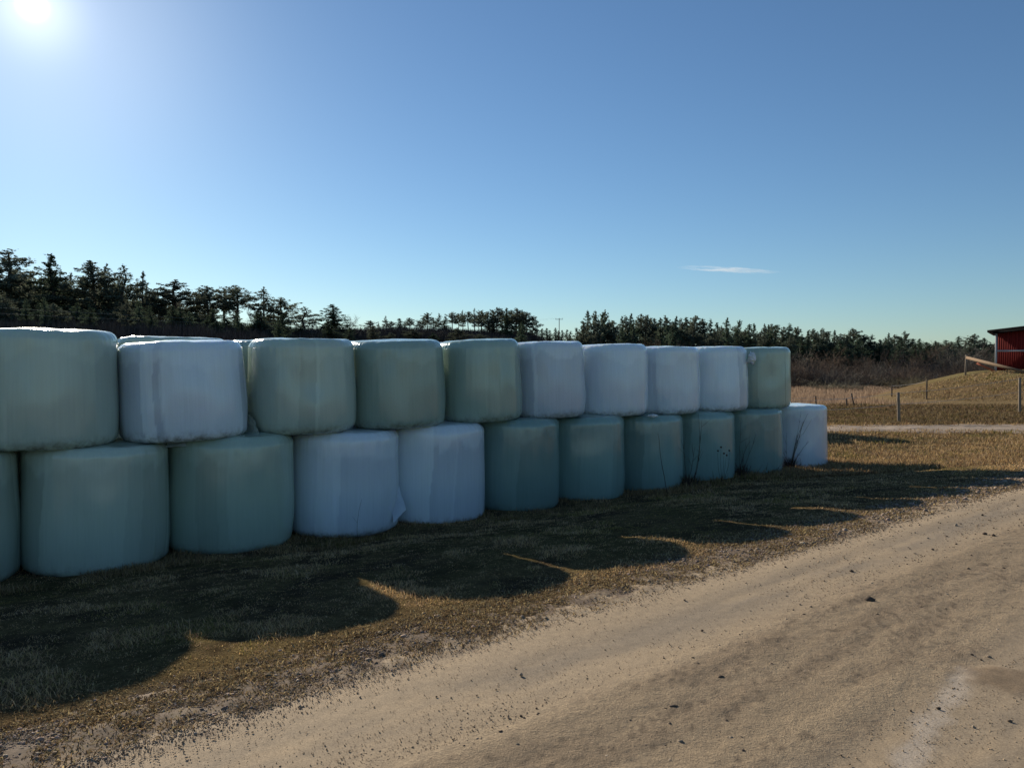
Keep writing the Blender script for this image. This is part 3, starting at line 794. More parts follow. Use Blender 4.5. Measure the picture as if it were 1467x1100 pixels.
def sheet(name, pts, nu, nv, mat, parent, seed, amp=.012, label=None):
    """a hanging piece of film between four corner points"""
    a, b, c, d = [np.array(q) for q in pts]
    U, Vv = np.meshgrid(np.linspace(0, 1, nu), np.linspace(0, 1, nv), indexing='ij')
    P = (1 - U)[..., None] * ((1 - Vv)[..., None] * a + Vv[..., None] * d) + U[..., None] * ((1 - Vv)[..., None] * b + Vv[..., None] * c)
    nrm_ = np.cross(b - a, d - a); nrm_ /= np.linalg.norm(nrm_)
    P = P + ((fbm(U * 4, Vv * 5, seed) - .5) * amp * 2)[..., None] * nrm_ + ((fbm(U * 9 + 4, Vv * 9, seed + 2) - .5) * amp)[..., None] * nrm_
    Q = P - nrm_ * .002
    n0 = nu * nv; i = (np.arange(nu - 1)[:, None] * nv + np.arange(nv - 1)[None]).ravel()
    F = np.stack([i, i + 1, i + 1 + nv, i + nv], 1)
    V = np.vstack([P.reshape(-1, 3), Q.reshape(-1, 3)])
    me = mesh_np(name, V, [np.vstack([F, F[:, ::-1] + n0])], None, True, film_attrs(len(V)))
    o = put(name, me, mat)
    if parent is not None:
        o.parent = parent; bpy.context.view_layer.update(); o.matrix_parent_inverse = parent.matrix_world.inverted()
    if label: o['label'] = label
    return o
def P3(px, py, depth): return ((px - CX) / F_PX * depth, depth, EYE - (py - HZ) / F_PX * depth)
byl = {o['label']: o for o in COL.objects if o.get('category') == 'bale'}
w_flap = next(o for k, o in byl.items() if 'loose film flap' in k)
sheet('film_flap', [P3(560, 676, 9.85), P3(568, 690, 9.90), P3(581, 731, 9.80), P3(562, 750, 9.60)], 14, 14, M_WHITE, w_flap, 3, .014)
w_lean = next(o for k, o in byl.items() if 'leaning left' in k)
sheet('film_tail', [P3(238, 635, 8.45), P3(342, 622, 8.75), P3(350, 627, 8.62), P3(236, 642, 8.30)], 44, 8, M_WHITE, w_lean, 5, .03)
w_p = next(o for k, o in byl.items() if 'right of the leaning white one' in k)
sheet('film_tail', [P3(355, 592, 9.15), P3(363, 600, 8.98), P3(374, 627, 8.85), P3(351, 626, 9.05)], 12, 14, M_PALE, w_p, 6, .018)

# ------------------------------------------------------------------ dead weeds in front of the bales
def stem(parent, base, tip, r, seed, head=None, twigs=0):
    g = np.random.default_rng(seed); mb = MB()
    base, tip = np.array(base), np.array(tip)
    t = np.linspace(0, 1, 9)[:, None]
    bow = g.normal(0, .04, 3) * np.linalg.norm(tip - base)
    pts = base + (tip - base) * t + bow * np.sin(np.pi * t) + g.normal(0, .003, (9, 3))
    mb.tube(pts, np.linspace(r, r * .35, 9), 5)
    for k in range(twigs):
        q = pts[g.integers(3, 8)]; L = g.uniform(.06, .2)
        dr = (tip - base) / np.linalg.norm(tip - base) + g.normal(0, .45, 3)
        mb.tube([q, q + dr * L * .5, q + dr * L], [r * .5, r * .4, r * .2], 4)
    o = put('stem', mb.mesh('stem'), M_STALK, parent)
    if head:
        hb = MB(); p = pts[-1]
        hb.tube([p - [0, 0, .01], p + [0, 0, .005], p + [.0, 0, .02]], [head * .4, head, head * .3], 6)
        put('seed_head', hb.mesh('seed_head'), M_STALK, o)
def weed(px, py, tips, label, seed, r=.006, heads=0, twigs=2, tuft=40):
    x, y, z = hit(px, py)
    x, y = x * (1 - .28 / y), y - .28; z = tz(x, y)
    root = empty('dead_weed', (x, y, z)); tag(root, label, 'weed', 'dead weeds along the foot of the bales')
    g = np.random.default_rng(seed)
    for k, (tx, ty) in enumerate(tips):
        dp = y - .01 * k
        T = np.array(P3(tx, ty, dp)) - np.array([x, y, z])
        stem(root, (g.normal(0, .02), g.normal(0, .02), -.01), T, r * g.uniform(.55, .9), seed * 10 + k, heads, twigs)
    if tuft:
        a = g.uniform(0, 6.28, tuft); rr = np.abs(g.normal(0, .09, tuft)); h = g.uniform(.08, .26, tuft)
        mb = MB()
        for i in range(tuft):
            b = np.array([rr[i] * math.cos(a[i]), rr[i] * math.sin(a[i]), -.02]); tp = b + np.array([g.normal(0, .07), g.normal(0, .07), h[i]])
            mb.tube([b, (b + tp) / 2 + [0, 0, .02], tp], [.005, .004, .0015], 3)
        put('leaf_tuft', mb.mesh('leaf_tuft'), M_STALK, root)
weed(510, 769, [(517, 716)], 'single thin dead stalk before the white bale with the film flap', 1, .005, 0, 1, 0)
weed(957, 706, [(943, 620)], 'single dark stalk leaning left before the bale under the shiny scrap', 2, .008, 0, 0, 0)
weed(988, 694, [(1001, 592), (980, 636), (996, 640), (1006, 600)], 'tallest dead weed, reaching up to the top row between two dark green bales', 3, .007, 0, 4, 60)
weed(1036, 690, [(1029, 646), (1034, 641), (1038, 650), (1042, 652), (1046, 646)], 'short dead weed with dark seed heads before a dark green bale', 4, .004, .02, 0, 10)
weed(1062, 680, [(1084, 622), (1062, 604), (1050, 640), (1066, 650), (1075, 632)], 'dead weed with a thick dark tuft, leaning right before the last green ground bale', 5, .007, 0, 3, 110)
weed(1099, 676, [(1085, 622)], 'single bent stalk leaning left to meet the tip of the tufted weed', 6, .007, 0, 0, 14)
weed(1134, 668, [(1147, 622), (1152, 604), (1158, 592), (1164, 600), (1118, 640), (1160, 632), (1128, 620), (1148, 590)], 'fan shaped dead weed with a dark tuft before the white end bale', 7, .006, 0, 4, 130)

# ------------------------------------------------------------------ trees
def needles(cent, rad, per, size, col, g, flat=.6, sf=None):
    n = len(cent) * per
    c = np.repeat(cent, per, 0); r = np.repeat(rad, per)
    p = g.normal(0, .5, (n, 3)) * r[:, None]; p[:, 2] *= flat
    a = g.normal(size=(n, 3)); a[:, 2] *= .8; a /= np.linalg.norm(a, axis=1)[:, None]
    b = np.cross(a, g.normal(size=(n, 3))); b /= np.linalg.norm(b, axis=1)[:, None]
    L = size * g.uniform(.6, 1.4, n)[:, None]
    if sf is not None: L = L * np.repeat(sf, per)[:, None]
    W = L * .34
    q = c + p
    V = np.stack([q - b * W, q + b * W, q + a * L], 1).reshape(-1, 3)
    F = np.arange(n * 3).reshape(-1, 3)
    tone = np.repeat(g.uniform(.6, 1.35, len(cent)), per) * g.uniform(.8, 1.2, n)
    C = np.repeat(np.asarray(col)[None] * tone[:, None], 3, 0)
    return V, F, C
def conifer(seed, kind):
    """10 m tall, 4 m wide at scale 1"""
    g = np.random.default_rng(seed); H = 10.0
    mb = MB(); cent, rad, sfs = [], [], []
    tp = np.array([[0, 0, -.4], [g.normal(0, .05), g.normal(0, .05), 2.5], [g.normal(0, .14), g.normal(0, .14), 5.5], [g.normal(0, .15), g.normal(0, .15), 8.2], [0, 0, H * .985]])
    mb.tube(tp, [.17, .14, .11, .07, .02], 7)
    def axis(z): return np.array([np.interp(z, tp[:, 2], tp[:, 0]), np.interp(z, tp[:, 2], tp[:, 1]), z])
    if kind == 'broad': cb, nbr, prof, el0 = .28, 84, lambda t: min(1, (1 - t) * 1.55) ** .8 * (.75 + .5 * min(1, t * 3)), .05
    elif kind == 'sparse': cb, nbr, prof, el0 = .34, 56, lambda t: (1 - t) ** .85 * (.7 + .4 * min(1, t * 3)), .0
    elif kind == 'high': cb, nbr, prof, el0 = .50, 62, lambda t: min(1, (1 - t) * 1.7) ** .8 * (.7 + .4 * min(1, t * 3)), .1
    elif kind == 'spruce': cb, nbr, prof, el0 = .04, 150, lambda t: (1 - t) ** .9 * .95 + .03, -.25
    else: cb, nbr, prof, el0 = .10, 120, lambda t: (1 - t) ** .75 * (.8 + .25 * min(1, t * 3)), -.05
    lops = g.uniform(0, 6.28, 6)
    for k in range(nbr):
        t = (k + g.uniform(0, 1)) / nbr
        t = t ** .9
        z = (cb + (1 - cb) * t) * H * .985
        lop = lops[int(t * 5.99)]
        az = k * 2.4 + g.normal(0, .6)
        L = 2.0 * prof(t) * g.uniform(.5, 1.15) * (1 + .25 * math.cos(az - lop)) + .05
        el = el0 + .40 * t + g.normal(0, .22)
        b0 = axis(z); d = np.array([math.cos(az) * math.cos(el), math.sin(az) * math.cos(el), math.sin(el)])
        e1 = b0 + d * L + np.array([0, 0, (.06 if kind == 'spruce' else .13) * L])
        mid = b0 + d * L * .5
        if L > .5: mb.tube([b0, mid, e1], [.032, .02, .008], 3, False)
        m = max(1, int(L / .30)); lo = .15 if kind in ('spruce', 'dense') else .38
        for q in (np.linspace(lo, 1, m) if m > 1 else [.7]):
            c = b0 * (1 - q) ** 2 + 2 * mid * q * (1 - q) + e1 * q * q + g.normal(0, .09, 3)
            if g.random() < .12: continue
            cent.append(c); rad.append(g.uniform(.16, .36) * (1 - .6 * t ** 2)); sfs.append(1 - .45 * t ** 2)
    for q in np.linspace(.90, 1.0, 6): cent.append(axis(H * q)); rad.append(.03 + .16 * (1 - q) / .1); sfs.append(.3 + .35 * (1 - q) / .1)
    cent, rad = np.array(cent), np.array(rad)
    col = (.13, .145, .105) if kind not in ('spruce', 'dense') else (.085, .115, .075)
    V, F, C = needles(cent, rad, 26 if kind != 'spruce' else 18, .22, col, g, 1.0, np.array(sfs))
    return mb.mesh('trunk'), mesh_np('crown', V, [F], C)
def bare(seed, kind):
    """twiggy, leafless: 5 m tall, 4 m wide at scale 1"""
    g = np.random.default_rng(seed); mb = MB(); tw = MB()
    def grow(m, p, d, L, r, lev):
        pts = [p]; q = p.copy(); dd = d.copy()
        for k in range(3):
            dd = dd + g.normal(0, .13, 3) + np.array([0, 0, .05]); dd /= np.linalg.norm(dd); q = q + dd * L / 3; pts.append(q.copy())
        m.tube(pts, np.linspace(r, r * .45, 4), 3, False)
        if lev == 0: return
        for k in range(5 if lev > 1 else 6):
            j = g.integers(1, 4); nd = dd + g.normal(0, .55, 3); nd /= np.linalg.norm(nd)
            grow(tw, pts[j], nd, L * g.uniform(.4, .62), r * .5, lev - 1)
    if kind == 'tree':
        grow(mb, np.array([0, 0, -.2]), np.array([0, 0, 1.0]), 3.2, .07, 0)
        for k in range(11):
            zz = g.uniform(1.0, 3.0); a = g.uniform(0, 6.28)
            grow(tw, np.array([0, 0, zz]), np.array([math.cos(a) * .6, math.sin(a) * .6, .9]), g.uniform(1.0, 1.7), .028, 2)
    elif kind == 'shrub':
        for k in range(15):
            a = g.uniform(0, 6.28); o = np.array([g.normal(0, .45), g.normal(0, .45), -.1])
            (grow)(mb if k < 4 else tw, o, np.array([math.cos(a) * .42, math.sin(a) * .42, 1]), g.uniform(1.8, 2.7), .028, 2)
    else:
        for k in range(34):
            a = g.uniform(0, 6.28); o = np.array([g.normal(0, .8), g.normal(0, .8), -.1])
            (grow)(mb if k < 3 else tw, o, np.array([math.cos(a) * .9, math.sin(a) * .9, .8]), g.uniform(1.3, 2.1), .03, 2)
    return mb.mesh('trunk'), tw.mesh('twigs')
VAR = {}
for kind, cnt in (('broad', 4), ('sparse', 4), ('high', 3), ('spruce', 4), ('dense', 3)):
    VAR[kind] = [conifer(1000 + 37 * i + len(kind), kind) for i in range(cnt)]
for kind, cnt in (('tree', 3), ('shrub', 3), ('dome', 2)):
    VAR[kind] = [bare(2000 + 31 * i + len(kind), kind) for i in range(cnt)]
count = {}
def tree(name, kind, px, top, depth, width, label, cat, group, mat2=None):
    """a tree whose tip shows at (px, top); width of its crown in photo pixels"""
    x, y = at(px, depth); z = tz(x, y)
    zt = EYE - (top - HZ) / F_PX * depth
    H = max(1.2, zt - z); W = width / F_PX * depth
    k = count.get(kind, 0); count[kind] = k + 1
    tr, cr = VAR[kind][k % len(VAR[kind])]
    root = empty(name, (x, y, z - .1), random.uniform(0, 6.28))
    W *= (1.75 if px < 500 else 1.4) if kind in ('broad', 'sparse', 'high', 'dense') else 2.3 if kind == 'spruce' else 1.3
    nat = 10.0 if kind in ('broad', 'sparse', 'high', 'spruce', 'dense') else {'tree': 5.0, 'shrub': 4.6, 'dome': 3.0}[kind]
    sx = W / 4.0
    root.scale = (sx, sx, (H + .1) / nat)
    tag(root, label, cat, group)
    con = nat == 10.0
    put('trunk', tr, M_BARK if con else (mat2 or M_TWIG_RED), root)
    if not con:
        cr2 = cr
        key = (cr.name, (mat2 or M_TWIG_RED).name)
        if key not in MESHMAT:
            cr2 = cr.copy(); cr2.materials.clear(); cr2.materials.append(mat2 or M_TWIG_RED); MESHMAT[key] = cr2
        put('twigs', MESHMAT[key], None, root)
    else:
        put('crown', cr, M_NEEDLE, root)
    return root
MESHMAT = {}
GP = 'pines on the left hillside'
left = [(14, 358, 100, 62, 'broad', 'broad dark pine at the photo left edge, tallest of the hillside'),
        (77, 364, 101, 46, 'dense', 'pointed dark conifer, second tall tree from the left edge'),
        (46, 392, 108, 30, 'sparse', 'thin pine between the broad edge pine and the pointed conifer'),
        (104, 392, 109, 26, 'sparse', 'thin pine right behind the pointed conifer'),
        (131, 374, 101, 52, 'broad', 'broad round topped pine third of the tall ones from the left'),
        (155, 378, 106, 28, 'sparse', 'loose topped pine leaning out of the round topped pine on its right'),
        (178, 379, 102, 38, 'sparse', 'tall open branched pine, fourth of the tall ones from the left'),
        (207, 389, 104, 26, 'sparse', 'slim open pine left of the isolated broad pine'),
        (222, 414, 106, 24, 'broad', 'short pine squeezed between the slim pine and the isolated broad one'),
        (253, 401, 100, 50, 'broad', 'isolated broad pine with a full dark crown behind the leaning white bale'),
        (283, 433, 108, 26, 'sparse', 'low thin pine right of the isolated broad pine'),
        (299, 410, 103, 30, 'high', 'round headed pine on a bare trunk behind the leaning white bale'),
        (322, 413, 106, 26, 'high', 'left one of the twin flat topped pines'),
        (339, 409, 103, 34, 'high', 'right one of the twin flat topped pines'),
        (379, 411, 102, 26, 'sparse', 'tall slender pine standing alone above the pale green top bale'),
        (404, 426, 104, 32, 'broad', 'rounded pine just right of the tall slender lone pine'),
        (436, 439, 108, 32, 'sparse', 'wide loose pine left of the dense one above the green bales'),
        (477, 436, 106, 36, 'dense', 'dense dark conifer above the gap of the pale and green top bales')]
for px, tp, dp, w, kd, lb in left:
    tree('pine_tree' if kd != 'dense' else 'conifer_tree', kd, px, tp, dp, w, lb, 'tree', GP)
LB_L = 'small pine filling in behind the tall pines of the left hillside'
for k in range(54):
    px = random.uniform(-40, 500) if k % 3 == 0 else random.uniform(-40, 225); tp = np.interp(px, [-40, 150, 230, 300, 500], [382, 398, 420, 434, 456]) + random.uniform(0, 22)
    tree('pine_tree', random.choice(['sparse', 'high', 'broad']), px, tp, random.uniform(108, 125), random.uniform(16, 30), LB_L, 'tree', 'small pines behind the left hillside')
GM = 'pines on the middle crest'
mid = [(531, 459, 128), (553, 452, 130), (572, 456, 130), (587, 455, 132), (600, 460, 132), (613, 448, 134), (629, 449, 134), (638, 453, 138), (648, 447, 134), (663, 444, 136),
       (671, 446, 140), (680, 441, 136), (690, 445, 140), (699, 446, 137), (706, 444, 142), (712, 440, 137), (719, 443, 142), (726, 441, 137), (733, 444, 142), (740, 441, 137), (748, 444, 140),
       (755, 447, 137), (763, 454, 139), (561, 460, 138), (621, 455, 140), (657, 449, 142), (543, 463, 134), (580, 461, 140), (606, 455, 140), (686, 444, 144), (744, 446, 145)]
for i, (px, tp, dp) in enumerate(mid):
    tree('pine_tree', ['high', 'sparse', 'spruce', 'high', 'sparse'][i % 5] if px < 690 else ['high', 'broad', 'dense'][i % 3], px, tp, dp, random.uniform(10, 15) if px < 690 else random.uniform(14, 20),
         'slender pine of the row on the crest above the green and first white top bales', 'tree', GM)
for k in range(12):
    px = 770 + k * 6 + random.uniform(-2, 2)
    tree('spruce_tree', 'spruce', px, 472 + random.uniform(-3, 3), 215, random.uniform(9, 13), 'tiny distant spruce in the dip beside the utility pole', 'tree', 'distant spruces in the dip')
GR = 'conifers of the wood behind the right bales'
right = [(842, 447), (853, 447), (861, 449), (868, 446), (878, 453), (891, 447), (898, 449), (905, 446), (915, 452), (924, 451), (931, 455), (938, 453), (947, 455), (954, 452), (962, 456), (969, 453),
         (976, 456), (983, 454), (991, 456), (998, 451), (1007, 456), (1017, 452), (1027, 462), (1036, 461), (1043, 457), (1051, 461), (1059, 458), (1066, 465), (1073, 463), (1080, 462), (1093, 463),
         (1101, 467), (1107, 466), (1113, 464), (1121, 468), (1130, 465), (1138, 468), (1145, 470), (1154, 472), (1163, 470), (1170, 473), (1177, 469), (1187, 475), (1197, 473), (1206, 478), (1215, 478),
         (1224, 471), (1232, 478), (1240, 479), (1251, 474), (1259, 480), (1266, 477), (1274, 477), (1282, 476), (1290, 477), (1298, 476), (1310, 484), (1319, 487), (1328, 486), (1337, 488), (1346, 489),
         (1356, 487), (1365, 483), (1375, 482), (1384, 486), (1398, 480), (1410, 484), (1420, 487), (1432, 486), (1444, 487)]
for i, (px, tp) in enumerate(right):
    far = px > 1300
    left_side = px < 1000
    kd = ['spruce', 'dense', 'broad', 'dense', 'high', 'spruce', 'broad'][i % 7] if not left_side else ['dense', 'broad', 'dense', 'broad', 'high'][i % 5]
    tree('spruce_tree' if kd == 'spruce' else 'conifer_tree', kd, px + random.uniform(-3, 3), tp + random.choice([-2, 0, 0, 1, 3, 6]), random.uniform(140, 156) + 25 * far, random.uniform(19, 31) if left_side else random.uniform(14, 28),
         'dark conifer of the wood skyline above the white top bales and the reeds', 'tree', GR)
for k in range(62):
    px = 838 + k * 9.8 + random.uniform(-4, 4)
    tp = np.interp(px, [838, 930, 1100, 1300, 1450], [457, 462, 475, 489, 494]) + random.uniform(0, 9)
    tree('conifer_tree', random.choice(['dense', 'dense', 'spruce', 'broad']), px, tp, random.uniform(128, 172), random.uniform(18, 30),
         'dark conifer deeper in the wood, below its skyline', 'tree', 'conifers inside the wood behind the right bales')
for k in range(52):
    px = -30 + (k % 26) * (31 if k < 26 else 17) + random.uniform(-8, 8)
    dp = np.interp(px, [-30, 430, 640, 780], [80, 86, 112, 118]) + random.uniform(-5, 8)
    tp = np.interp(px, [-30, 200, 420, 640, 770], [428, 438, 456, 472, 464]) + random.uniform(-8, 16)
    tree('conifer_tree', random.choice(['dense', 'spruce', 'broad']), px, tp, dp, random.uniform(12, 24), 'low young conifer on the slope below the tall pines', 'tree', 'young conifers on the slope')
# leafless trees and shrubs
for (px, tp, w, dp, lb) in [(505, 450, 34, 112, 'leafless tree with a fine rounded top right of the dense dark conifer'), (360, 436, 20, 108, 'leafless tree left of the tall slender lone pine'),
                            (424, 444, 20, 110, 'leafless tree between the rounded pine and the wide loose pine')]:
    tree('bare_tree', 'tree', px, tp, dp, w, lb, 'tree', 'leafless trees on the left hillside', M_TWIG_GREY)
GS = 'leafless shrubs along the wood edge'
for k in range(96):
    layer = k % 3                                   # rounded bushes in front, taller scrub behind
    px = 1122 + (k // 3) * 10.4 + random.uniform(-9, 9)
    ridge = np.interp(px, [1128, 1150, 1180, 1230, 1300, 1380, 1440], [506, 498, 495, 502, 497, 491, 496])
    tp = ridge + (random.uniform(-4, 10), random.uniform(6, 20), random.uniform(18, 38))[layer]
    dp = (random.uniform(116, 126), random.uniform(108, 116), random.uniform(101, 107))[layer]
    tree('bare_shrub', random.choice((['tree', 'shrub', 'tree'], ['shrub', 'dome', 'shrub'], ['dome', 'shrub', 'dome'])[layer]), px, tp, dp, random.uniform(24, 62),
         'leafless red brown shrub in the thicket between the reeds and the conifers', 'shrub', GS, random.choice([M_TWIG_RED, M_TWIG_RED, M_TWIG_GREY, M_TWIG_DARK]))
for k in range(34):
    px = 840 + k * 8.6 + random.uniform(-5, 5)
    tp = np.interp(px, [840, 880, 940, 980, 1130], [486, 474, 470, 480, 497]) + random.uniform(0, 12)
    tree('bare_shrub', 'shrub', px, tp, random.uniform(108, 126), random.uniform(30, 44),
         'leafless brown shrub showing just above the white top bales', 'shrub', 'leafless shrubs above the white bales', random.choice([M_TWIG_RED, M_TWIG_GREY]))
for k in range(46):
    px = -30 + k * 17.6 + random.uniform(-6, 6)
    tp = np.interp(px, [-30, 200, 420, 640, 770], [446, 456, 466, 477, 470]) + random.uniform(-3, 8)
    dp = np.interp(px, [-30, 420, 640, 770], [92, 100, 126, 128]) + random.uniform(-4, 8)
    tree('bare_shrub', 'shrub', px, tp, dp, random.uniform(34, 56), 'leafless undergrowth shrub below the pines on the hillside', 'shrub', 'undergrowth below the pines', M_TWIG_DARK)
for (px, tp, w, dp, lb) in [(1196, 541, 62, 92, 'low olive domed bush at the far edge of the reeds'), (1222, 547, 42, 91, 'lower flat olive bush against the right side of the domed one'),
                            (1292, 556, 50, 62, 'grey olive bush at the left foot of the barn mound'), (1316, 547, 44, 66, 'grey olive bush half hidden by the mound crest'),
                            ]:
    tree('bush', 'dome', px, tp, dp, w, lb, 'bush', 'olive bushes round the reeds', M_TWIG_OLIVE)
tree('bare_shrub', 'shrub', 1336, 524, 74, 34, 'rusty red bush above the crest of the barn mound', 'bush', None, M_TWIG_RED)
# dense low undergrowth on the wood floor
n = 60000
yy = rng.uniform(100, 200, n); pxs = rng.uniform(780, 1480, n); xx = (pxs - CX) / F_PX * yy
c = np.array([.085, .062, .048]) * rng.uniform(.6, 1.4, (n, 1))
blades('undergrowth', xx, yy, rng.uniform(.6, 2.6, n), .06 * yy / 120, .35, M_UNDER, c, 'dark leafless undergrowth covering the floor of the wood', 'undergrowth')
n = 140000
pxs = rng.uniform(-60, 800, n); yy = np.interp(pxs, [-60, 430, 640, 800], [62, 66, 90, 96]) + 75 * rng.random(n); xx = (pxs - CX) / F_PX * yy
c = np.array([.060, .054, .052]) * rng.uniform(.6, 1.4, (n, 1))
blades('hillside_undergrowth', xx, yy, rng.uniform(.3, 1.5, n) * (.5 + fbm(xx * .12, yy * .12, 95)), .07 * yy / 110, .35, M_UNDER, c, 'dark undergrowth covering the floor of the pine hillside', 'undergrowth')

# ------------------------------------------------------------------ utility pole and wires
px_, py_ = at(801, 190); pz_ = tz(px_, py_)
pole = empty('utility_pole', (px_, py_, pz_)); tag(pole, 'distant utility pole with one crossarm in the dip of the treeline', 'utility pole')
ptop = EYE - (456 - HZ) / F_PX * 190 - pz_
mb = MB(); mb.tube([(0, 0, -.5), (0, 0, ptop)], [.10, .08], 8); put('pole', mb.mesh('pole'), M_DARKPOST, pole)
mb = MB(); mb.box((-.95, -.05, ptop - .32), (.95, .05, ptop - .22)); put('crossarm', mb.mesh('crossarm'), M_DARKPOST, pole)
for q in (-.85, 0, .85):
    mb = MB(); mb.tube([(q, 0, ptop - .2), (q, 0, ptop + .08)], [.03, .04], 6); put('insulator', mb.mesh('insulator'), M_TRIM, pole)
for (off, ya, lb) in ((-.85, 437, 'upper of the two thin overhead wires crossing before the left pines'), (.85, 446, 'lower of the two thin overhead wires crossing before the left pines')):
    a = np.array(P3(-60, ya, 62)); b = np.array([px_ + off, py_, pz_ + ptop + .08])
    t = np.linspace(0, 1, 40)[:, None]
    pts = a + (b - a) * t; pts[:, 2] -= 1.6 * 4 * (t[:, 0] * (1 - t[:, 0]))
    mb = MB(); mb.tube(pts, .0055, 4)
    tag(put('overhead_wire', mb.mesh('overhead_wire'), M_WIRE), lb, 'wire')

# ------------------------------------------------------------------ fences
def fence(name, label, posts, mat, r, wires=(.55, .95), link=True):
    """posts: (base px, base py, top px, top py)"""
    root = None; tops = []
    for (bx, by, tx, ty) in posts:
        x, y, z = hit(bx, by)
        T = np.array(P3(tx, ty, y))
        if root is None:
            root = empty(name, (x, y, z)); tag(root, label, 'fence'); o0 = np.array([x, y, z])
        mb = MB(); B = np.array([x, y, z - .15])
        t = np.linspace(0, 1, 6)[:, None]
        mb.tube((B + (T - B) * t) - o0, np.full(6, r) * np.array([1.05, 1, 1, .98, .97, .9]), 8)
        put('post', mb.mesh('post', True), mat, root)
        tops.append((np.array([x, y, z]), T))
    for w in wires:
        for (a, ta), (b, tb) in zip(tops[:-1], tops[1:]):
            p, q = a + (ta - a) * w - o0, b + (tb - b) * w - o0
            t = np.linspace(0, 1, 9)[:, None]; pts = p + (q - p) * t; pts[:, 2] -= .05 * 4 * t[:, 0] * (1 - t[:, 0])
            mb = MB(); mb.tube(pts, .006, 4); put('wire', mb.mesh('wire'), M_WIRE, root)
    return root
fence('roadside_fence', 'wire fence with tall pale posts along the gravel track', [(1600, 588, 1600, 530), (1462, 592, 1461, 541), (1289, 605, 1287, 562), (1120, 612, 1120, 574)], M_POST, .055, (.6, .97))
fence('field_fence', 'thin wire fence with leaning dark posts before the reeds', [(1100, 583, 1100, 569), (1170, 582, 1169, 567), (1214, 581, 1213, 571), (1225, 580, 1220, 563)], M_DARKPOST, .036, (.9,))
fence('mound_fence', 'fence of dark posts running up the near side of the mound', [(1278, 568, 1278, 551), (1328, 572, 1328, 544)], M_DARKPOST, .05, (.9,))
fence('reed_fence', 'pair of thin stakes standing out in the reeds', [(1212, 570, 1212, 549), (1184, 570, 1184, 553)], M_DARKPOST, .03, ())

# ------------------------------------------------------------------ barn
BD = 58.0
bx, by = at(1426, BD); bz = 1.42
barn = empty('barn', (bx, by, bz), R(-35)); tag(barn, 'red board barn with a black lean-to roof and white corner trim on the mound', 'barn')
W, D, HL, HR = 13.0, 8.0, 3.02, 4.5
def hgt(x): return HL + (HR - HL) * x / W
mb = MB()
for k in range(int(W / .14)):
    x0 = k * .14; off = .025 if k % 2 else 0
    h0, h1 = hgt(x0), hgt(x0 + .14)
    y0 = 0 - off
    v = [(x0, y0, -.5), (x0 + .14, y0, -.5), (x0 + .14, .1, -.5), (x0, .1, -.5), (x0, y0, h0), (x0 + .14, y0, h1), (x0 + .14, .1, h1), (x0, .1, h0)]
    mb.add(v, [(0, 3, 2, 1), (4, 5, 6, 7), (0, 1, 5, 4), (1, 2, 6, 5), (2, 3, 7, 6), (3, 0, 4, 7)])
mb.box((0, .1, -.5), (.1, D, HL)); mb.box((W - .1, .1, -.5), (W, D, HR)); mb.box((.1, D - .1, -.5), (W - .1, D, HL))
put('wall', mb.mesh('wall'), M_RED, barn)
mb = MB()
ox, oy = .55, .5
v = []
for (xx_, zz_) in ((-ox, hgt(-ox)), (W + ox, hgt(W + ox))):
    for yy_ in (-oy, D + oy):
        v += [(xx_, yy_, zz_ + .01), (xx_, yy_, zz_ + .17)]
v = np.array(v)
mb.add(v, [(0, 1, 3, 2), (4, 6, 7, 5), (0, 4, 5, 1), (2, 3, 7, 6), (1, 5, 7, 3), (0, 2, 6, 4)])
put('roof', mb.mesh('roof'), M_ROOF, barn)
mb = MB()
v = np.array([(-.2, -oy + .06, hgt(-.2) - .16), (W, -oy + .06, hgt(W) - .16), (W, -oy + .12, hgt(W) - .16), (-.2, -oy + .12, hgt(-.2) - .16),
              (-.2, -oy + .06, hgt(-.2)), (W, -oy + .06, hgt(W)), (W, -oy + .12, hgt(W)), (-.2, -oy + .12, hgt(-.2))])
mb.add(v, [(0, 3, 2, 1), (4, 5, 6, 7), (0, 1, 5, 4), (1, 2, 6, 5), (2, 3, 7, 6), (3, 0, 4, 7)])
put('fascia', mb.mesh('fascia'), M_ROOF, barn)
mb = MB(); mb.box((-.05, -.07, -.5), (.09, .06, HL - .02)); put('corner_trim', mb.mesh('corner_trim'), M_TRIM, barn)
mb = MB(); mb.box((.09, -.075, 1.49), (W, -.03, 1.62)); put('trim_rail', mb.mesh('trim_rail'), M_TRIM, barn)
mb = MB(); mb.tube([(2.1, -.6, -.3), (1.9, -.12, 1.55)], [.06, .05], 6); put('door_prop', mb.mesh('door_prop'), M_POST, barn)

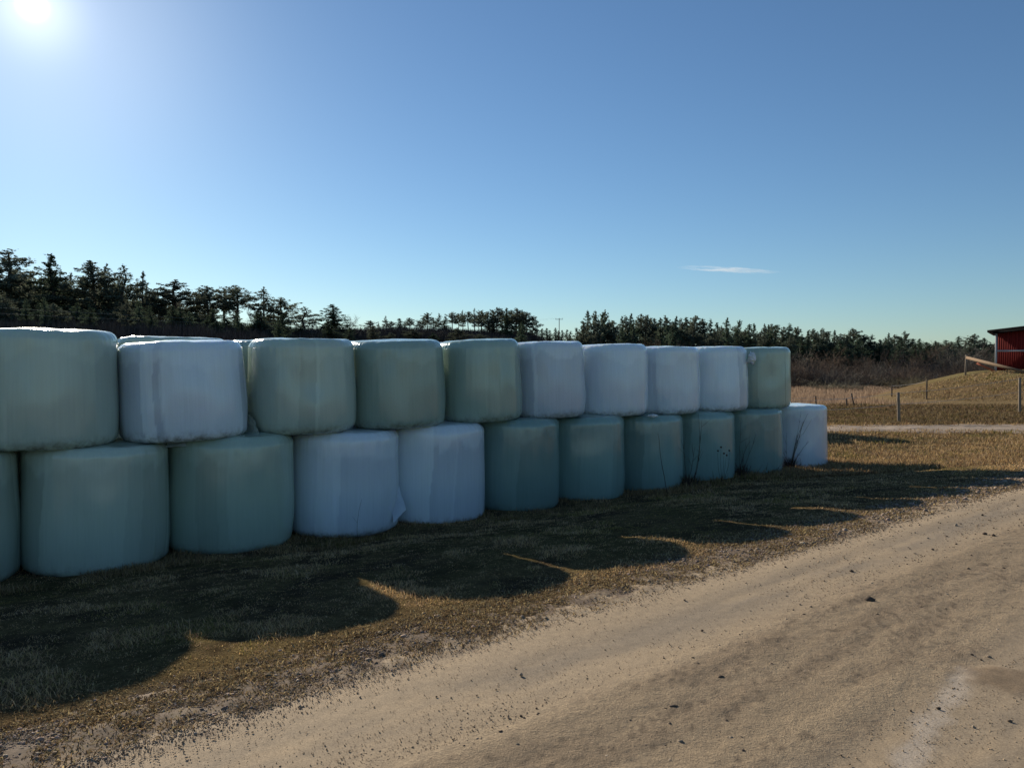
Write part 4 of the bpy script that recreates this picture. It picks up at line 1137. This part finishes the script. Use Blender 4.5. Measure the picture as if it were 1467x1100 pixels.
# timber rail climbing the mound in front of the barn
x, y, z = hit(1383, 538)
rail = empty('timber_rail', (x, y, z)); tag(rail, 'post with a long sloping plank and an orange board in front of the barn', 'wooden rail')
o0 = np.array([x, y, z])
mb = MB(); mb.tube([np.array([0, 0, -.2]), np.array(P3(1384, 508, y)) - o0], [.07, .06], 8); put('post', mb.mesh('post', True), M_POST, rail)
def plank(a, b, w, t, name, mat):
    a, b = np.array(a) - o0, np.array(b) - o0
    d = Vector(b - a); q = d.to_track_quat('X', 'Z').to_matrix().to_4x4()
    mb = MB(); mb.box((0, -t / 2, -w / 2), (d.length, t / 2, w / 2), Matrix.Translation(a) @ q); put(name, mb.mesh(name), mat, rail)
y2 = hit(1467, 536)[1]
plank(P3(1384, 512, y - .1), P3(1472, 534, min(y - .5, y2 - .3)), .20, .05, 'sloping_plank', M_PLANK)
plank(P3(1399, 520, y + 1.2), P3(1428, 533, y + .6), .15, .04, 'orange_board', M_ORANGE)
xx_, yy_, zz_ = hit(1464, 536)

# ------------------------------------------------------------------ thin cloud
cx_, cy_ = at(1043, 5200); cz_ = EYE - (387 - HZ) / F_PX * 5200
v, f = ico(4)
v = v * np.array([430, 120, 12]); v[:, 2] -= v[:, 0] * .06
o = put('cloud', mesh_np('cloud', v, [f], None, True), None, None, (cx_, cy_, cz_))
m, n_, l_, o_ = new_mat('thin_cloud')
vs = n_.new('ShaderNodeVolumePrincipled'); vs.inputs['Color'].default_value = (.98, .98, 1, 1); vs.inputs['Anisotropy'].default_value = .4
nz = noise(n_, l_, 1.0, 4, .6, 'Object', (.006, .012, .05))
t = n_.new('ShaderNodeTexCoord'); ln = n_.new('ShaderNodeVectorMath'); ln.operation = 'LENGTH'
mp = n_.new('ShaderNodeMapping'); mp.inputs['Scale'].default_value = (1 / 420, 1 / 150, 1 / 40); l_.new(t.outputs['Object'], mp.inputs[0]); l_.new(mp.outputs[0], ln.inputs[0])
fall = n_.new('ShaderNodeMapRange'); fall.inputs[1].default_value = 1.0; fall.inputs[2].default_value = .1; fall.inputs[3].default_value = 0; fall.inputs[4].default_value = 1
l_.new(ln.outputs['Value'], fall.inputs[0])
mu = n_.new('ShaderNodeMath'); mu.operation = 'MULTIPLY'; l_.new(fall.outputs[0], mu.inputs[0]); l_.new(ramp(n_, l_, nz, .42, .75), mu.inputs[1])
mu2 = n_.new('ShaderNodeMath'); mu2.operation = 'MULTIPLY'; mu2.inputs[1].default_value = .018; l_.new(mu.outputs[0], mu2.inputs[0])
l_.new(mu2.outputs[0], vs.inputs['Density']); l_.new(vs.outputs[0], o_.inputs['Volume'])
o.data.materials.append(m)
tag(o, 'thin white wisp of cloud above the wood', 'cloud')
